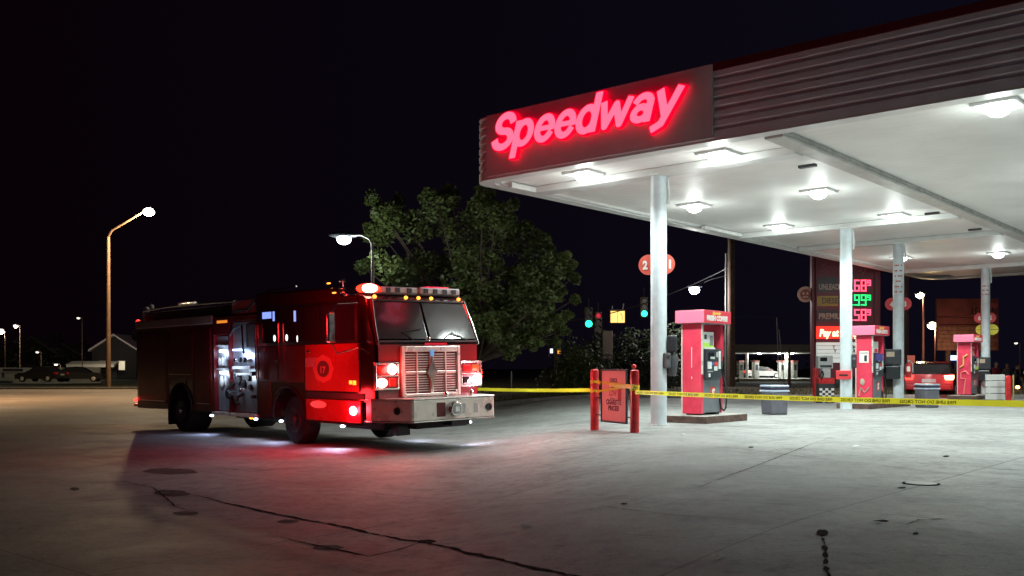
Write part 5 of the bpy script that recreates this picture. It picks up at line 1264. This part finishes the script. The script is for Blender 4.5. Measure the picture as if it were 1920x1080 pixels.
ebox('rear_cab_door', M('rear_cab_red_shaded', (.10,.006,.010), .2, coat=.8), (-3.98,-2.15,SY-.014,SY-.001,1.28,2.03), (-3.98,-3.50,SY-.014,SY-.001,.56,1.275), bevel=.01)  # crew door is the same red; its lack of light is coloured in
m = MB()
for x in (-3.05,-3.92,-4.02): m.tube([(x,SY-.07,1.35),(x,SY-.08,1.7),(x,SY-.07,2.5)], .018, 6)
m.build('grab_rail', chrome, eng, smooth=True)
# chassis and wheels
ebox('chassis', black_m, (-10.4,-.6,-.5,.5,.45,.72), (-4.0,-3.5,-.95,-.5,.40,.70), (-5.9,-4.2,-.85,.85,.42,.55), bevel=.02)
def wheel(x, y0, y1, name='wheel', steer=0):
    r = .52; m = MB(); s_ = -1 if y0 < 0 else 1
    pr_ = [(r*.55,0),(r*.9,0),(r,.05),(r,abs(y1-y0)-.05),(r*.9,abs(y1-y0)),(r*.55,abs(y1-y0))]
    T = Matrix.Translation((x, y0 if s_ > 0 else y1, r)) @ Matrix.Rotation(math.pi/2, 4, 'X') if False else None
    nn = 32
    for rr_, yy in pr_:
        for k_ in range(nn): a = 2*math.pi*k_/nn; m.v.append(Vector((x+rr_*math.cos(a), min(y0,y1)+yy, r+rr_*math.sin(a))))
    L_ = len(pr_); m.f = [(i*nn+k_, i*nn+(k_+1) % nn, (i+1)*nn+(k_+1) % nn, (i+1)*nn+k_) for i in range(L_-1) for k_ in range(nn)]+[tuple(range(nn)), tuple(range((L_-1)*nn, L_*nn))[::-1]]
    if steer:
        cx_, cy_ = x, (y0+y1)/2
        def turn(v): dx, dy = v.x-cx_, v.y-cy_; return Vector((cx_+dx*math.cos(steer)-dy*math.sin(steer), cy_+dx*math.sin(steer)+dy*math.cos(steer), v.z))
        m.v = [turn(v) for v in m.v]
    wo = m.build(name, black_m, eng, smooth=True)
    yo = y0 if abs(y0) > abs(y1) else y1
    q = MB(); q.cyl((x,yo+s_*.0,r),(x,yo-s_*-.02,r), .27,.25,24); q.cyl((x,yo+s_*.02,r),(x,yo+s_*.08,r), .10,.08,16)
    for k_ in range(8): a = 2*math.pi*k_/8; q.cyl((x+.18*math.cos(a),yo+s_*.02,r+.18*math.sin(a)),(x+.18*math.cos(a),yo+s_*.05,r+.18*math.sin(a)), .022,.018,8)
    if steer: q.v = [turn(v) for v in q.v]
    q.build('rim', M('rim_dark', (.10,.10,.11), .4, .8), wo)
wheel(WF,-1.19,-.85, steer=-.06); wheel(WF,1.19,.85, steer=-.06); wheel(WB,-1.22,-.62); wheel(WB,1.22,.62)
m = MB()
for wc, yy in ((WF-.2,SY+.02),(WB,SY+.02)):
    ap = arch(wc,.55,.64,.55,16); m.tube([(x,yy-.03,z) for x, z in ap], .03, 6)
m.build('wheel_arch_trim', M('arch_rubber', (.01,.01,.01), .8), eng, smooth=True)
ebox('mud_flap', black_m, (WB-.78,WB-.74,-1.22,-.65,.16,.62), bevel=0)
# pump section
ebox('pump_house', engine_shaded, (-6.18,-4.10,-1.12,1.2,.58,2.74), bevel=.01)
pp = ebox('pump_panel', steel, (-5.36,-4.16,-1.15,-1.121,.60,2.60), bevel=.004)
ebox('side_compartment', M('compartment_grey', (.35,.38,.42), .45, .5, var=.15, vs=5), (-6.14,-5.44,-1.14,-1.121,.60,2.30), bevel=.004)
ebox('panel_frame', engine_shaded, (-5.44,-5.37,SY,-1.121,.56,2.62), (-6.20,-6.14,SY,-1.121,.56,2.74), (-4.15,-4.09,SY,-1.121,.56,2.74), (-6.14,-5.44,SY,-1.121,2.34,2.74), (-5.37,-4.15,SY,-1.121,2.62,2.74), bevel=.008)
ebox('running_board', chrome_w, (-6.20,-4.09,SY-.05,-1.0,.50,.57), bevel=.01)
for zz, x0, x1 in ((2.13,-6.08,-5.52),(1.60,-6.08,-5.60)): ebox('shelf', lgrey_m, (x0,x1,SY+.02,-1.141,zz-.06,zz-.03), bevel=0)
ebox('light_strip', lens_cool, (-5.95,-5.62,-1.20,-1.17,1.93,1.99), (-5.95,-5.62,-1.20,-1.17,1.44,1.50), bevel=.006)
ebox('light_strip', glow('strip_blue', (.5,.68,1), 4), (-5.30,-4.82,-1.20,-1.17,1.96,2.00), (-4.75,-4.40,-1.20,-1.17,1.88,1.91), bevel=.006)
ebox('gauge_shelf', M('panel_white', (.7,.75,.78), .35), (-5.30,-4.45,-1.22,-1.151,1.55,1.62), (-5.30,-4.50,-1.20,-1.151,1.42,1.47), bevel=.01)
m = MB(); rg = random.Random(2)
gz = [(-5.22,1.40,.09),(-5.05,1.30,.11),(-4.85,1.22,.10),(-4.98,1.08,.06),(-4.62,1.36,.08),(-4.55,1.15,.07),(-5.2,1.75,.06),(-5.0,1.76,.06),(-4.8,1.75,.06),(-4.6,1.74,.05)]
for i_, (x, z, r) in enumerate(gz):
    m = MB(); m.cyl((x,-1.151,z),(x,-1.20,z), r, r*.92, 18); m.build('gauge', M('gauge_white', (.60,.66,.70), .3) if i_ % 3 else chrome, pp, smooth=True, bevel=.004)
    m = MB(); m.cyl((x,-1.201,z),(x,-1.206,z), r*.68, r*.68, 16); m.box(x-.006,x+.006,-1.209,-1.2065,z,z+r*.5); m.build('gauge_dial', dark_m if i_ % 2 else M('gauge_white', (0,0,0)), pp)
m = MB(); m.tube([(-5.30,-1.2,1.25),(-5.40,-1.3,1.05),(-5.25,-1.3,.92),(-5.08,-1.28,.98),(-4.98,-1.25,.78)], .05, 8); m.tube([(-4.9,-1.16,1.0),(-4.88,-1.32,.95),(-4.88,-1.33,.85)], .045, 8); m.build('hose_coupling', black_m, pp, smooth=True)
m = MB(); m.cyl((-5.32,-1.16,1.0),(-5.32,-1.34,.98), .10,.10,16); m.cyl((-4.35,-1.16,1.45),(-4.35,-1.26,1.45), .05,.05,12); m.cyl((-4.35,-1.16,.95),(-4.35,-1.25,.95), .04,.04,12); m.build('intake_cap', dark_m, pp)
m = MB()
for x in (-5.7,-5.85,-6.0): m.ball((x,-1.17,1.72), .06,.03,.10)
for x in (-5.65,-5.9): m.ball((x,-1.18,1.26), .10,.03,.14)
m.build('stored_gear', lgrey_m, eng, smooth=True)
MB().tube([(-5.30,-1.2,2.60),(-5.28,-1.26,2.3),(-5.1,-1.26,2.45),(-4.72,-1.26,2.52),(-4.70,-1.25,2.0),(-4.66,-1.25,1.9)], .022, 8).build('hose_line', black_m, pp, smooth=True)
ebox('fabric_cover', M('cover_dark', (.06,.05,.055), .7, var=.3, vs=8), (-4.66,-4.22,-1.20,-1.151,2.02,2.55), bevel=.02)
lamp('compartment_source', (-5.78,-1.30,1.90), 5.5, (.62,.74,1), .05, eng); lamp('compartment_source', (-5.78,-1.34,1.40), 5, (.66,.80,1), .05, eng)
lamp('panel_source', (-5.05,-1.42,1.85), 9, (.55,.68,1), .08, eng); lamp('panel_source', (-4.9,-1.5,1.40), 7, (.72,.86,1), .08, eng)
MB().ball((-5.98,-1.16,2.42), .02).build('compartment_marker', lens_cool, eng)
ebox('amber_marker', glow('amber_dim', (1,.30,.03), .8), (-5.95,-5.45,SY-.012,SY-.001,2.60,2.66), bevel=.004)
# cross lay box and hose bed
ebox('crosslay_box', M('canvas_grey', (.40,.36,.34), .6, var=.15, vs=5), (-5.35,-4.15,-1.18,1.1,2.78,3.08), bevel=.03)
m = MB(); m.tube([(-5.3,-1.19,2.80),(-4.9,-1.2,2.86),(-4.5,-1.2,2.84),(-4.2,-1.2,3.02)], .03, 6); m.build('strap', dark_m, eng)
# rear body
body_o = [(-6.20,.56),(-6.20,2.80),(-10.70,2.82),(-10.70,.52)]+arch(WB,.55,.67,.54)
bm_ = MB(); n = len(body_o); bm_.prism([(x, z) for x, z in body_o], -1.22, 1.22); bo = bm_.build('rear_body', engine_shaded, eng, bevel=.012)
for x0, x1, z0, z1 in ((-7.18,-6.32,.68,2.52),(-8.72,-7.26,1.36,2.52),(-10.58,-8.80,.68,2.52)):
    m = MB(); k_ = int((z1-z0)/.09)
    m.box(x0,x1,-1.232,-1.2205,z0,z1)
    for i in range(k_): m.box(x0+.03,x1-.03,-1.236,-1.2325,z0+.01+i*.09,z0+.085+i*.09)
    sd_ = m.build('shutter_door', M('shutter_maroon', (.16,.007,.012), .22, .3, var=.1, vs=3), eng); ebox('handle', chrome, (x0+.1,x1-.1,-1.252,-1.237,z0+.05,z0+.075), parent=sd_, bevel=.004)
ebox('body_rail', M('rail_grey', (.42,.36,.36), .4, .3, var=.1, vs=3), (-10.70,-6.2,-1.245,-1.10,2.60,2.80), bevel=.02)
ebox('hose_bed', M('hosebed_dark', (.03,.02,.022), .6), (-10.5,-5.4,-1.08,1.08,2.80,3.02), bevel=.02)
m = MB(); m.tube([(-10.6,-1.05,2.84),(-10.55,-1.08,3.08),(-9.0,-1.08,3.12),(-6.3,-1.08,3.10),(-5.4,-1.08,3.08)], .025, 8); m.tube([(-8.3,-1.08,3.12),(-7.4,-1.08,3.13)], .04, 8); m.build('ladder_rail', chrome, eng, smooth=True)
m = MB(); m.ball((-10.5,-1.0,3.12), .08).ball((-10.2,-1.0,3.18), .07); m.build('work_lamp', lgrey_m, eng, smooth=True)
m = MB(); m.ball((-10.72,-1.15,2.80), .06,.06,.06); m.build('tail_marker', lens_red, eng, smooth=True); m = MB(); m.ball((-10.98,-1.15,.72), .05); m.build('tail_marker', lens_red, eng, smooth=True)
ebox('rear_step', M('tread_plate', (0,0,0)), (-11.0,-10.70,-1.2,1.2,.55,.62)); lamp('tail_source', (-11.05,-1.3,.75), 2, (1,.03,.03), .05, eng)
ebox('fender_panel', M('fender_steel', (.12,.04,.04), .4, .5), (-7.30,-7.22,-1.236,-1.2205,.6,1.30), (-8.78,-8.70,-1.236,-1.2205,.6,1.30), bevel=.003)
m = MB(); m.ball((-7.72,-1.24,1.22), .045,.01,.04); m.build('fuel_cap', chrome, eng)
# ground lights under the body
for x, y, pw_, cl in ((-4.35,-1.16,7,(.7,.8,1)),(-3.25,-1.16,22,(.55,.66,1)),(-.85,-1.20,30,(.60,.66,1)),(-1.5,1.0,18,(.65,.7,1)),(-6.5,-1.15,16,(.5,.6,1)),(.3,1.0,20,(.75,.75,1))):
    m = MB(); m.ball((x,y,.46), .07,.04,.028,12,6); m.build('ground_light', lens_cool, eng, smooth=True)
    lamp('ground_light_source', (x, y-(.1 if y < 0 else -.1), .40), pw_*1.2, cl, .05, eng, spot=150, aim=(0,-.45 if y < 0 else .3,-1), blend=.9)
m = MB(); m.ball((-4.52,-1.18,.48), .07,.03,.03); m.build('amber_marker', lens_amber, eng)
